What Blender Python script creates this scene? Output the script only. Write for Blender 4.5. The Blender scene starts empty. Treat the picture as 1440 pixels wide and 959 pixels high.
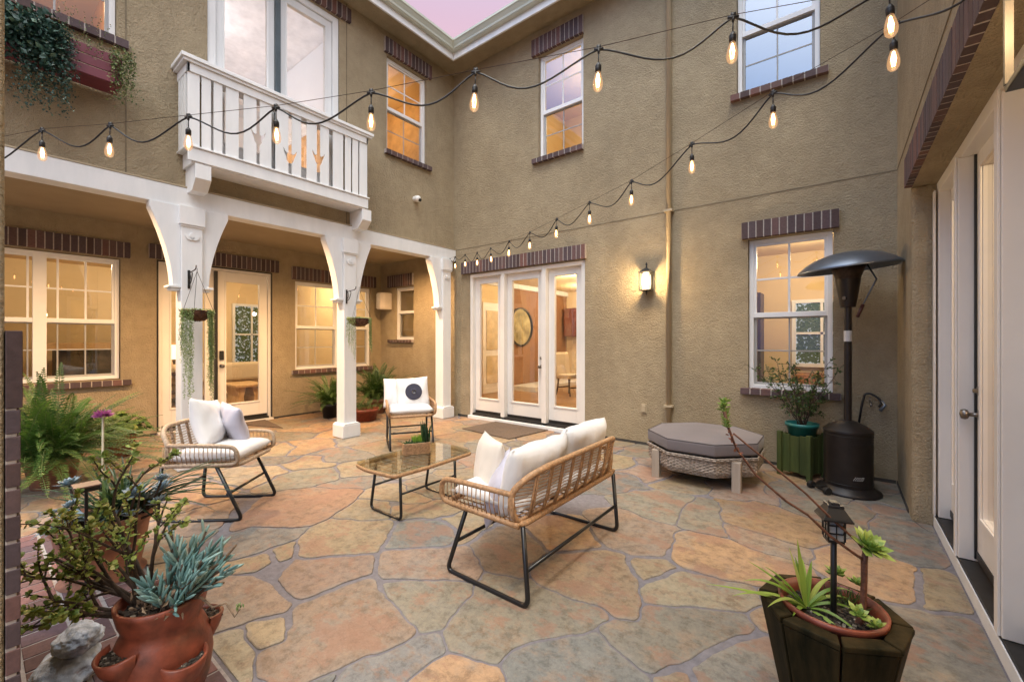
import bpy, bmesh, math, random
import numpy as np
from mathutils import Vector, Matrix, noise
random.seed(7); np.random.seed(7)
PI=math.pi; R=math.radians
scn=bpy.context.scene; COL=scn.collection

# ------------------------------------------------------------ camera
cam_d=bpy.data.cameras.new('camera'); cam=bpy.data.objects.new('camera',cam_d); COL.objects.link(cam)
F,Y0,YAW,H=594.4,477.1,0.66054,1.42
cam.location=(0,0,H); cam.rotation_euler=(PI/2,0,YAW)
cam_d.sensor_width=36; cam_d.lens=F/1440*36; cam_d.shift_y=-(479.5-Y0)/1440
cam_d.clip_start=.02; cam_d.clip_end=500
scn.camera=cam
# ------------------------------------------------------------ sky
W=bpy.data.worlds.new('World'); scn.world=W; W.use_nodes=True
nt=W.node_tree; nt.nodes.clear(); L=nt.links.new
out=nt.nodes.new('ShaderNodeOutputWorld')
bgn=nt.nodes.new('ShaderNodeBackground'); bgs=nt.nodes.new('ShaderNodeBackground'); add=nt.nodes.new('ShaderNodeAddShader')
sky=nt.nodes.new('ShaderNodeTexSky'); sky.sky_type='NISHITA'; sky.sun_disc=False
sky.sun_elevation=R(3); sky.sun_rotation=R(150)
L(sky.outputs[0],bgn.inputs[0]); bgn.inputs[1].default_value=.05
tc=nt.nodes.new('ShaderNodeTexCoord'); sep=nt.nodes.new('ShaderNodeSeparateXYZ'); L(tc.outputs['Generated'],sep.inputs[0])
rmp=nt.nodes.new('ShaderNodeValToRGB'); L(sep.outputs['Z'],rmp.inputs[0])
el=rmp.color_ramp.elements
el[0].position=0; el[0].color=(.92,.86,.80,1)
el[1].position=1; el[1].color=(1.15,1.17,1.18,1)
for p,c in ((.30,(.95,.84,.82)),(.5,(.95,.56,.62)),(.60,(.80,.54,.68)),(.68,(.72,.60,.80)),(.8,(1.0,1.0,1.02))):
    e=el.new(p); e.color=(*c,1)
# the afterglow: brighter in the western half of the sky, behind the camera
vm=nt.nodes.new('ShaderNodeVectorMath'); vm.operation='DOT_PRODUCT'; vm.inputs[1].default_value=(.20,-.38,.90)
L(tc.outputs['Generated'],vm.inputs[0])
mr=nt.nodes.new('ShaderNodeMapRange'); mr.inputs['From Min'].default_value=.55; mr.inputs['From Max'].default_value=1
mr.inputs['To Min'].default_value=.98; mr.inputs['To Max'].default_value=4.9
L(vm.outputs['Value'],mr.inputs['Value'])
nz=nt.nodes.new('ShaderNodeTexNoise'); nz.inputs['Scale'].default_value=3; nz.inputs['Detail'].default_value=4; L(tc.outputs['Generated'],nz.inputs['Vector'])
mx=nt.nodes.new('ShaderNodeMix'); mx.data_type='RGBA'; mx.blend_type='MULTIPLY'; mx.inputs[0].default_value=.03
L(rmp.outputs[0],mx.inputs[6]); L(nz.outputs[0],mx.inputs[7])
bl=nt.nodes.new('ShaderNodeMapRange'); bl.inputs['From Min'].default_value=.62; bl.inputs['From Max'].default_value=.92; L(vm.outputs['Value'],bl.inputs['Value'])
mb_=nt.nodes.new('ShaderNodeMix'); mb_.data_type='RGBA'; L(bl.outputs[0],mb_.inputs[0]); L(mx.outputs[2],mb_.inputs[6]); mb_.inputs[7].default_value=(.98,1.0,1.01,1)
so_=nt.nodes.new('ShaderNodeMapRange'); L(sep.outputs['Y'],so_.inputs['Value']); so_.inputs['From Min'].default_value=.05; so_.inputs['From Max'].default_value=-.45
ms_=nt.nodes.new('ShaderNodeMix'); ms_.data_type='RGBA'; L(so_.outputs[0],ms_.inputs[0]); L(mx.outputs[2],ms_.inputs[6]); ms_.inputs[7].default_value=(.13,.33,.78,1)
ea_=nt.nodes.new('ShaderNodeMapRange'); L(sep.outputs['X'],ea_.inputs['Value']); ea_.inputs['From Min'].default_value=.1; ea_.inputs['From Max'].default_value=.6
me_=nt.nodes.new('ShaderNodeMix'); me_.data_type='RGBA'; L(ea_.outputs[0],me_.inputs[0]); L(ms_.outputs[2],me_.inputs[6]); me_.inputs[7].default_value=(.88,.88,1.0,1); L(me_.outputs[2],mb_.inputs[6])
L(mb_.outputs[2],bgs.inputs[0]); L(mr.outputs[0],bgs.inputs[1])
L(bgn.outputs[0],add.inputs[0]); L(bgs.outputs[0],add.inputs[1]); L(add.outputs[0],out.inputs[0])
sd=bpy.data.lights.new('sun','SUN'); sd.energy=2.0; sd.angle=R(15); sd.color=(1,.90,.74)
sun=bpy.data.objects.new('sun',sd); COL.objects.link(sun); sun.rotation_euler=(R(20),R(10),R(0))
scn.view_settings.view_transform='Standard'; scn.view_settings.look='None'; scn.view_settings.exposure=-0.04; scn.view_settings.gamma=1
scn.cycles.use_denoising=True
scn.cycles.max_bounces=10; scn.cycles.diffuse_bounces=5; scn.cycles.transparent_max_bounces=24
scn.cycles.caustics_reflective=False; scn.cycles.caustics_refractive=False
scn.cycles.sample_clamp_indirect=4

# ------------------------------------------------------------ materials
def new_mat(name):
    m=bpy.data.materials.new(name); m.use_nodes=True; n=m.node_tree; b=n.nodes['Principled BSDF']; return m,n,b
def setp(b,**k):
    for a,v in k.items():
        a={'rough':'Roughness','metal':'Metallic','spec':'Specular IOR Level','coat':'Coat Weight','sheen':'Sheen Weight','trans':'Transmission Weight','ior':'IOR','alpha':'Alpha','sub':'Subsurface Weight','em':'Emission Strength'}[a]
        b.inputs[a].default_value=v
def tex(n,kind,scale,detail=4,rough=.55,coord='Object',sc=(1,1,1)):
    t=n.nodes.new('ShaderNodeTexCoord'); mp=n.nodes.new('ShaderNodeMapping'); mp.inputs['Scale'].default_value=sc
    n.links.new(t.outputs[coord],mp.inputs[0])
    if kind=='noise':
        x=n.nodes.new('ShaderNodeTexNoise'); x.inputs['Detail'].default_value=detail; x.inputs['Roughness'].default_value=rough
    elif kind=='voro': x=n.nodes.new('ShaderNodeTexVoronoi')
    elif kind=='wave': x=n.nodes.new('ShaderNodeTexWave')
    x.inputs['Scale'].default_value=scale
    n.links.new(mp.outputs[0],x.inputs['Vector'] if 'Vector' in x.inputs else x.inputs[0]); return x
def ramp(n,src,stops):
    r=n.nodes.new('ShaderNodeValToRGB'); n.links.new(src,r.inputs[0]); e=r.color_ramp.elements
    while len(e)<len(stops): e.new(.5)
    for i,(p,c) in enumerate(stops):
        e[i].position=p; e[i].color=(*c,1) if len(c)==3 else c
    return r
def mixc(n,fac,a,b,mode='MIX'):
    m=n.nodes.new('ShaderNodeMix'); m.data_type='RGBA'; m.blend_type=mode
    for s,v in ((m.inputs[0],fac),(m.inputs[6],a),(m.inputs[7],b)):
        if hasattr(v,'links') or isinstance(v,bpy.types.NodeSocket): n.links.new(v,s)
        elif isinstance(v,(int,float)): s.default_value=v
        else: s.default_value=(*v,1) if len(v)==3 else v
    return m.outputs[2]
def bump(n,b,h,strength=.3,dist=.01,prev=None):
    bp=n.nodes.new('ShaderNodeBump'); bp.inputs['Strength'].default_value=strength; bp.inputs['Distance'].default_value=dist
    n.links.new(h,bp.inputs['Height'])
    if prev is not None: n.links.new(prev,bp.inputs['Normal'])
    if b is not None: n.links.new(bp.outputs[0],b.inputs['Normal'])
    return bp.outputs[0]
def simple(name,col,rough=.5,metal=0,var=.12,vscale=6,bs=0,bscale=60,**k):
    m,n,b=new_mat(name); setp(b,rough=rough,metal=metal,**k)
    x=tex(n,'noise',vscale)
    c2=tuple(c*(1-var*2) for c in col); c1=tuple(min(1,c*(1+var)) for c in col)
    r=ramp(n,x.outputs[0],[(.3,c2),(.7,c1)]); n.links.new(r.outputs[0],b.inputs['Base Color'])
    if bs: y=tex(n,'noise',bscale,3); bump(n,b,y.outputs[0],bs,.004)
    return m
def rnd_attr(n,name='rnd'):
    a=n.nodes.new('ShaderNodeAttribute'); a.attribute_name=name; return a.outputs['Fac']
def leafmat(name,a,bc,rough=.5,c3=None,transl=.25):
    m,n,b=new_mat(name); setp(b,rough=rough)
    st=[(0,a),(1,bc)] if c3 is None else [(0,a),(.8,bc),(1,c3)]
    r=ramp(n,rnd_attr(n),st); n.links.new(r.outputs[0],b.inputs['Base Color'])
    if transl:
        t=n.nodes.new('ShaderNodeBsdfTranslucent'); n.links.new(r.outputs[0],t.inputs[0]); s=n.nodes.new('ShaderNodeMixShader'); s.inputs[0].default_value=transl
        o=n.nodes['Material Output']; n.links.new(b.outputs[0],s.inputs[1]); n.links.new(t.outputs[0],s.inputs[2]); n.links.new(s.outputs[0],o.inputs[0])
    return m
def emis(name,col,st):
    m,n,b=new_mat(name); b.inputs['Base Color'].default_value=(*col,1); b.inputs['Emission Color'].default_value=(*col,1); b.inputs['Emission Strength'].default_value=st; return m
def glassmat(name,boost=1.0,base=0.0,tint=(1,1,1),rough=0.0,wob=0):
    m,n,b=new_mat(name); n.nodes.remove(b); o=n.nodes['Material Output']
    fr=n.nodes.new('ShaderNodeFresnel'); ge_=n.nodes.new('ShaderNodeNewGeometry'); io=n.nodes.new('ShaderNodeMath'); io.operation='MULTIPLY_ADD'
    io.inputs[1].default_value=1/1.5-1.5; io.inputs[2].default_value=1.5; n.links.new(ge_.outputs['Backfacing'],io.inputs[0]); n.links.new(io.outputs[0],fr.inputs[0])
    mu=n.nodes.new('ShaderNodeMath'); mu.operation='MULTIPLY_ADD'; mu.inputs[1].default_value=boost; mu.inputs[2].default_value=base; mu.use_clamp=True
    n.links.new(fr.outputs[0],mu.inputs[0])
    g=n.nodes.new('ShaderNodeBsdfGlossy'); g.inputs['Roughness'].default_value=rough
    t=n.nodes.new('ShaderNodeBsdfTransparent'); t.inputs[0].default_value=(*tint,1)
    s=n.nodes.new('ShaderNodeMixShader'); n.links.new(mu.outputs[0],s.inputs[0]); n.links.new(t.outputs[0],s.inputs[1]); n.links.new(g.outputs[0],s.inputs[2]); n.links.new(s.outputs[0],o.inputs[0])
    if wob:
        x=tex(n,'noise',1.2,1); bp=bump(n,None,x.outputs[0],wob,.02); n.links.new(bp,g.inputs['Normal']); 
    return m

def mk_stucco():
    m,n,b=new_mat('stucco'); setp(b,rough=.92,spec=.2)
    big=tex(n,'noise',.8,7,.65); mid=tex(n,'noise',9,3,.5)
    c=ramp(n,big.outputs[0],[(.32,(.345,.28,.185)),(.68,(.47,.388,.262))])
    c2=mixc(n,.22,c.outputs[0],ramp(n,mid.outputs[0],[(.35,(.55,.55,.55)),(.65,(1,1,1))]).outputs[0],'MULTIPLY')
    # faint rain streaks running down
    st=tex(n,'noise',2.5,4,.6,sc=(1,1,.09)); c3=mixc(n,ramp(n,st.outputs[0],[(.52,(0,0,0)),(.75,(.38,.38,.38))]).outputs[0],c2,(.25,.205,.14))
    n.links.new(c3,b.inputs['Base Color'])
    a=tex(n,'noise',62,4,.6); v=tex(n,'noise',130,2,.5); w=tex(n,'noise',26,2,.5)
    p=bump(n,None,ramp(n,a.outputs[0],[(.38,(0,0,0)),(.62,(1,1,1))]).outputs[0],.75,.012)
    p=bump(n,None,w.outputs[0],.5,.02,p)
    bump(n,b,v.outputs[0],.4,.006,p); return m
def mk_brick(name,lo,hi,mortar):
    m,n,b=new_mat(name); setp(b,rough=.82)
    a=n.nodes.new('ShaderNodeAttribute'); a.attribute_name='rnd'
    mid=tuple((p+q)/2*f for p,q,f in zip(lo,hi,(.8,.95,1.15)))
    r=ramp(n,a.outputs['Fac'],[(0,mortar),(.05,mortar),(.06,lo),(.3,mid),(.45,hi),(.6,lo),(.8,tuple(c*1.1 for c in mid)),(1,tuple(h*f for h,f in zip(hi,(1.25,1.0,.9))))]); r.color_ramp.interpolation='LINEAR'
    x=tex(n,'noise',45,5,.65); c=mixc(n,.55,r.outputs[0],ramp(n,x.outputs[0],[(.3,(.45,.45,.45)),(.7,(1.1,1.1,1.1))]).outputs[0],'MULTIPLY')
    n.links.new(c,b.inputs['Base Color']); bump(n,b,x.outputs[0],.5,.004); return m
def mk_wood(name,a,c,scale=8,rough=.5,sc=(1,1,.1),bs=.2,spec=.4):
    m,n,b=new_mat(name); setp(b,rough=rough,spec=spec)
    x=tex(n,'noise',scale,6,.65,sc=sc); r=ramp(n,x.outputs[0],[(.3,a),(.7,c)]); n.links.new(r.outputs[0],b.inputs['Base Color'])
    if bs: bump(n,b,x.outputs[0],bs,.004)
    return m
def mk_stone():
    m,n,b=new_mat('flagstone'); setp(b,rough=.68,spec=.3)
    a=n.nodes.new('ShaderNodeAttribute'); a.attribute_name='tone'
    big=tex(n,'noise',2.1,9,.68); mid=tex(n,'noise',6.5,9,.74); fine=tex(n,'noise',75,6,.8); lay=tex(n,'noise',3.2,8,.6,sc=(1,1.7,1))
    c=mixc(n,ramp(n,mid.outputs[0],[(.50,(0,0,0)),(.60,(.45,.45,.45))]).outputs[0],a.outputs['Color'],(.42,.25,.13))
    c=mixc(n,ramp(n,big.outputs[0],[(.50,(0,0,0)),(.60,(.5,.5,.5))]).outputs[0],c,(.29,.285,.255))
    c=mixc(n,ramp(n,lay.outputs[0],[(.56,(0,0,0)),(.60,(.5,.5,.5)),(.64,(0,0,0))]).outputs[0],c,(.30,.17,.085))
    bl=tex(n,'noise',14,9,.8); c=mixc(n,.55,c,ramp(n,bl.outputs[0],[(.40,(.46,.43,.41)),(.49,(1,1,1)),(.60,(1.32,1.28,1.22))]).outputs[0],'MULTIPLY')
    rd=tex(n,'noise',2.3,7,.7,sc=(1,1.3,1)); c=mixc(n,ramp(n,rd.outputs[0],[(.53,(0,0,0)),(.565,(.55,.55,.55)),(.7,(.8,.8,.8))]).outputs[0],c,(.40,.185,.10))
    c=mixc(n,.5,c,ramp(n,fine.outputs[0],[(.3,(.62,.6,.58)),(.7,(1.12,1.12,1.12))]).outputs[0],'MULTIPLY')
    ed=n.nodes.new('ShaderNodeAttribute'); ed.attribute_name='edge'; en=tex(n,'noise',9,4,.7); em_=n.nodes.new('ShaderNodeMath'); em_.operation='MULTIPLY'; n.links.new(ed.outputs['Fac'],em_.inputs[0]); n.links.new(ramp(n,en.outputs[0],[(.4,(.15,)*3),(.6,(1,1,1))]).outputs[0],em_.inputs[1]); c=mixc(n,em_.outputs[0],c,(.36,.33,.29))
    hs=n.nodes.new('ShaderNodeHueSaturation'); hs.inputs['Saturation'].default_value=.80; hs.inputs['Value'].default_value=.72; n.links.new(c,hs.inputs['Color']); n.links.new(hs.outputs[0],b.inputs['Base Color'])
    rr=ramp(n,mid.outputs[0],[(.3,(.42,)*3),(.7,(.72,)*3)]); n.links.new(rr.outputs[0],b.inputs['Roughness'])
    st=ramp(n,lay.outputs[0],[(.35,(0,0,0)),(.37,(.35,)*3),(.5,(.4,)*3),(.515,(.75,)*3),(.62,(.8,)*3),(.63,(1,1,1))])
    p=bump(n,None,st.outputs[0],.55,.006); p=bump(n,None,mid.outputs[0],.4,.01,p); bump(n,b,fine.outputs[0],.35,.003,p); return m
M={}
M['stucco']=mk_stucco()
M['white']=mk_wood('white_paint',(.68,.70,.715),(.79,.80,.81),5,.5,(1,1,.25),.12)
M['vinyl']=simple('white_vinyl',(.80,.80,.80),.35,0,.02,3)
M['sash']=simple('sash_grey',(.36,.36,.36),.4,0,.05)
M['doorwhite']=simple('door_paint',(.76,.73,.69),.38,0,.03,2)
M['greytrim']=simple('gutter_paint',(.50,.53,.46),.4,0,.04,2)
M['black']=simple('black_metal',(.012,.012,.013),.42,0,.1,20)
M['rubber']=simple('dark_threshold',(.018,.016,.015),.5,0,.2,20)
M['brick']=mk_brick('brick_purple',(.070,.042,.042),(.145,.085,.078),(.44,.39,.36))
M['paver']=mk_brick('brick_paver',(.10,.055,.058),(.19,.11,.11),(.36,.34,.34))
M['stone']=mk_stone()
M['grout']=simple('mortar',(.185,.172,.188),.92,0,.12,26,1.0,60)
M['dirt']=simple('ground_earth',(.12,.10,.08),.9,0,.2,3)
M['glass']=glassmat('window_glass',2.0,.05)
M['glass_sky']=glassmat('window_glass_reflecting',3.0,.30)
M['glass_dim']=glassmat('window_glass_tinted',2.4,.10,(.8,.8,.85))
M['glass_screen']=glassmat('window_glass_screened',1.3,.02,(.60,.56,.50))
M['tabletop']=glassmat('table_glass',1.5,.02,(.90,.93,.88))
M['clear']=glassmat('bulb_glass',1.2,.02,(1,.93,.82))
M['rattan']=simple('rattan',(.42,.24,.12),.5,0,.22,60,.4,180)
M['rattan_pale']=simple('rattan_pale',(.46,.34,.235),.5,0,.2,60,.4,180)
M['tube']=simple('black_tube',(.010,.010,.011),.3,0,.1,20)
def mk_cloth(name,col,wr=.5,sc=7):
    m,n,b=new_mat(name); setp(b,rough=.85,sheen=.2)
    x=tex(n,'noise',sc,3,.5,sc=(1,1,.5)); y=tex(n,'noise',420,2); v=tex(n,'noise',3,2)
    r=ramp(n,v.outputs[0],[(.3,tuple(c*.9 for c in col)),(.7,col)]); n.links.new(r.outputs[0],b.inputs['Base Color'])
    p=bump(n,None,x.outputs[0],wr,.03); bump(n,b,y.outputs[0],.25,.002,p); return m
M['cush']=mk_cloth('cushion_white',(.72,.71,.71))
M['pillow']=mk_cloth('pillow_white',(.78,.78,.79),.8,5)
M['cream']=mk_cloth('pillow_cream',(.74,.68,.60),.5,4)
M['lilac']=mk_cloth('pillow_lilac',(.50,.49,.58),.5,6)
M['greycush']=mk_cloth('ottoman_fabric',(.145,.130,.142),.25,3)
M['navy']=mk_cloth('navy_print',(.035,.035,.06),.2)
M['terra']=simple('terracotta',(.20,.047,.024),.45,0,.30,14,.3,60)
M['terra_old']=simple('terracotta_old',(.36,.17,.11),.8,0,.3,7,.3,40)
M['soil']=simple('soil',(.025,.018,.013),.95,0,.6,90,1.0,80)
M['mat']=simple('doormat',(.12,.085,.062),.95,0,.15,40,.8,300)
M['redbox']=simple('window_box_paint',(.17,.035,.055),.5,0,.1,5)
M['greenwood']=mk_wood('green_stained_wood',(.025,.038,.010),(.085,.11,.028),9,.65,(1,1,.12),.4)
M['oldwood']=mk_wood('weathered_tub_wood',(.005,.006,.002),(.048,.032,.012),16,.7,(1,1,.12),.7,.12)
M['greywood']=mk_wood('grey_teak',(.30,.25,.205),(.44,.375,.31),9,.7)
M['heater']=simple('heater_bronze',(.022,.018,.017),.38,.3,.15,12)
M['steel']=simple('brushed_steel',(.17,.20,.25),.35,.75,.05,4)
M['nickel']=simple('nickel',(.25,.23,.21),.3,1,.08,10)
M['teal']=simple('teal_plastic',(.015,.16,.15),.4,0,.1,8)
M['stoneblue']=simple('pale_rock',(.46,.54,.66),.85,0,.22,22,1.0,70)
M['bark']=simple('bark',(.075,.05,.035),.8,0,.3,40,.6,90)
M['redstem']=simple('aeonium_stem',(.16,.062,.035),.6,0,.3,50,.5,120)
M['beige']=simple('stucco_paint_metal',(.42,.345,.235),.5,0,.05,2)
M['speaker']=simple('speaker_shell',(.62,.55,.47),.6,0,.05,8)
# ------------------------------------------------------------ geometry helpers
class MB:
    def __init__(s,T=None): s.v=[];s.f=[];s.r=[];s.m=[];s.T=T
    def V(s,p):
        if s.T: p=s.T(*p)
        s.v.append(tuple(p)); return len(s.v)-1
    def face(s,idx,r=.5,m=0): s.f.append(tuple(idx)); s.r.append(r); s.m.append(m)
    def quad(s,a,b,c,d,r=.5,m=0): s.face([s.V(a),s.V(b),s.V(c),s.V(d)],r,m)
    def box(s,x0,x1,y0,y1,z0,z1,r=.5,m=0):
        if x0>x1:x0,x1=x1,x0
        if y0>y1:y0,y1=y1,y0
        if z0>z1:z0,z1=z1,z0
        i=[s.V(p) for p in ((x0,y0,z0),(x1,y0,z0),(x1,y1,z0),(x0,y1,z0),(x0,y0,z1),(x1,y0,z1),(x1,y1,z1),(x0,y1,z1))]
        for q in ((0,3,2,1),(4,5,6,7),(0,1,5,4),(1,2,6,5),(2,3,7,6),(3,0,4,7)): s.face([i[k] for k in q],r,m)
    def prism(s,poly,a,b,axis='z',r=.5,m=0):
        def P(p,h):
            if axis=='z': return (p[0],p[1],h)
            if axis=='x': return (h,p[0],p[1])
            return (p[0],h,p[1])
        lo=[s.V(P(p,a)) for p in poly]; hi=[s.V(P(p,b)) for p in poly]; n=len(poly)
        s.face(lo[::-1],r,m); s.face(hi,r,m)
        for k in range(n): s.face([lo[k],lo[(k+1)%n],hi[(k+1)%n],hi[k]],r,m)
    def tube(s,pts,rad,n=8,close=False,r=.5,m=0,caps=True):
        pts=[Vector(p) for p in pts]; N=len(pts); rings=[]
        if not hasattr(rad,'__len__'): rad=[rad]*N
        up=None
        for k in range(N):
            if close: t=(pts[(k+1)%N]-pts[k-1])
            else: t=pts[min(k+1,N-1)]-pts[max(k-1,0)]
            if t.length<1e-9: t=Vector((0,0,1))
            t.normalize()
            if up is None:
                up=Vector((0,0,1)) if abs(t.z)<.9 else Vector((1,0,0))
            a=up-t*up.dot(t)
            if a.length<1e-5: a=t.orthogonal()
            a.normalize(); up=a; b=t.cross(a)
            rings.append([s.V(pts[k]+(a*math.cos(2*PI*j/n)+b*math.sin(2*PI*j/n))*rad[k]) for j in range(n)])
        for k in range(N if close else N-1):
            A=rings[k];B=rings[(k+1)%N]
            for j in range(n): s.face([A[j],A[(j+1)%n],B[(j+1)%n],B[j]],r,m)
        if caps and not close: s.face(rings[0][::-1],r,m); s.face(rings[-1],r,m)
    def lathe(s,prof,c=(0,0,0),n=32,r=.5,m=0,tilt=None,sy=1):
        rings=[]
        for (rr,z) in prof:
            ring=[]
            for j in range(n):
                p=Vector((rr*math.cos(2*PI*j/n),rr*sy*math.sin(2*PI*j/n),z))
                if tilt is not None: p=tilt@p
                ring.append(s.V((c[0]+p.x,c[1]+p.y,c[2]+p.z)))
            rings.append(ring)
        for k in range(len(rings)-1):
            A=rings[k];B=rings[k+1]
            for j in range(n): s.face([A[j],A[(j+1)%n],B[(j+1)%n],B[j]],r,m)
    def disc(s,c,rad,n=24,r=.5,m=0,z=0): s.face([s.V((c[0]+rad*math.cos(2*PI*j/n),c[1]+rad*math.sin(2*PI*j/n),c[2])) for j in range(n)],r,m)
    def build(s,name,mats,parent=None,smooth=False,bevel=0,recalc=True,label=None,seg=2,auto=None):
        me=bpy.data.meshes.new(name); me.from_pydata(s.v,[],s.f); 
        if not isinstance(mats,(list,tuple)): mats=[mats]
        for q in mats: me.materials.append(M[q] if isinstance(q,str) else q)
        if len(set(s.m))>1: me.polygons.foreach_set('material_index',s.m)
        a=me.attributes.new('rnd','FLOAT','FACE'); a.data.foreach_set('value',s.r)
        if recalc:
            bm=bmesh.new(); bm.from_mesh(me); bmesh.ops.recalc_face_normals(bm,faces=bm.faces); bm.to_mesh(me); bm.free()
        if smooth: me.polygons.foreach_set('use_smooth',[True]*len(me.polygons))
        o=bpy.data.objects.new(name,me); COL.objects.link(o)
        if auto: 
            me.polygons.foreach_set('use_smooth',[True]*len(me.polygons))
            try: me.set_sharp_from_angle(angle=R(auto))
            except Exception: pass
        if bevel:
            b=o.modifiers.new('bevel','BEVEL'); b.width=bevel; b.segments=seg; b.limit_method='ANGLE'; b.angle_limit=R(40)
        if parent is not None: o.parent=parent
        if label: o['label']=label
        return o
def empty(name,label,cat,loc=(0,0,0),rz=0,group=None):
    o=bpy.data.objects.new(name,None); COL.objects.link(o); o.location=loc; o.rotation_euler=(0,0,rz); o.empty_display_size=.1
    o['label']=label; o['category']=cat
    if group: o['group']=group
    return o
def tag(o,label,cat,group=None):
    o['label']=label; o['category']=cat
    if group: o['group']=group
    return o
def struct(o): o['kind']='structure'; return o
def copy_tree(o,parent=None):
    c=o.copy(); COL.objects.link(c); c.parent=parent
    for ch in list(o.children): copy_tree(ch,c)
    return c
def arc(cx,cy,r,a0,a1,n=6): return [(cx+r*math.cos(R(a0+(a1-a0)*i/n)),cy+r*math.sin(R(a0+(a1-a0)*i/n))) for i in range(n+1)]
def rounded(pts,rad,n=5,close=False):
    """polyline with rounded corners (2-D or 3-D tuples)"""
    P=[Vector(p) for p in pts]; out=[]; N=len(P)
    if not hasattr(rad,'__len__'): rad=[rad]*N
    for i in range(N):
        if not close and i in (0,N-1): out.append(P[i]); continue
        a,b,c=P[i-1],P[i],P[(i+1)%N]; u=(a-b); v=(c-b)
        d=min(rad[i],u.length*.49,v.length*.49)
        p0=b+u.normalized()*d; p1=b+v.normalized()*d
        for k in range(n+1):
            t=k/n; out.append(p0*(1-t)**2+b*2*t*(1-t)+p1*t*t)
    return out

# ------------------------------------------------------------ ground and patio
g=MB(); g.quad((-60,-60,-.03),(60,-60,-.03),(60,60,-.03),(-60,60,-.03)); struct(g.build('ground','dirt'))
def fl(px,py):
    l=(px-720)/F; v=-(py-Y0)/F; c,s=math.cos(YAW),math.sin(YAW); t=-H/v
    return ((c*l-s)*t,(s*l+c)*t)
def Q(*p): return [(820+x/2.828,620+y/2.828) for x,y in p]
def R2(*p): return [(480+x/3,640+y/3) for x,y in p]
def R1(*p): return [(x/3,640+y/3) for x,y in p]
def R3(*p): return [(960+x/3,640+y/3) for x,y in p]
def T(*p): return [(400+x/4.5,590+y/4.5) for x,y in p]
TAN=(.41,.31,.175);ORG=(.50,.29,.12);RUST=(.39,.20,.115);GRY=(.25,.255,.245);CRM=(.45,.375,.25);PNK=(.40,.28,.205);GTN=(.33,.30,.235);BRN=(.34,.235,.14)
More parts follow.
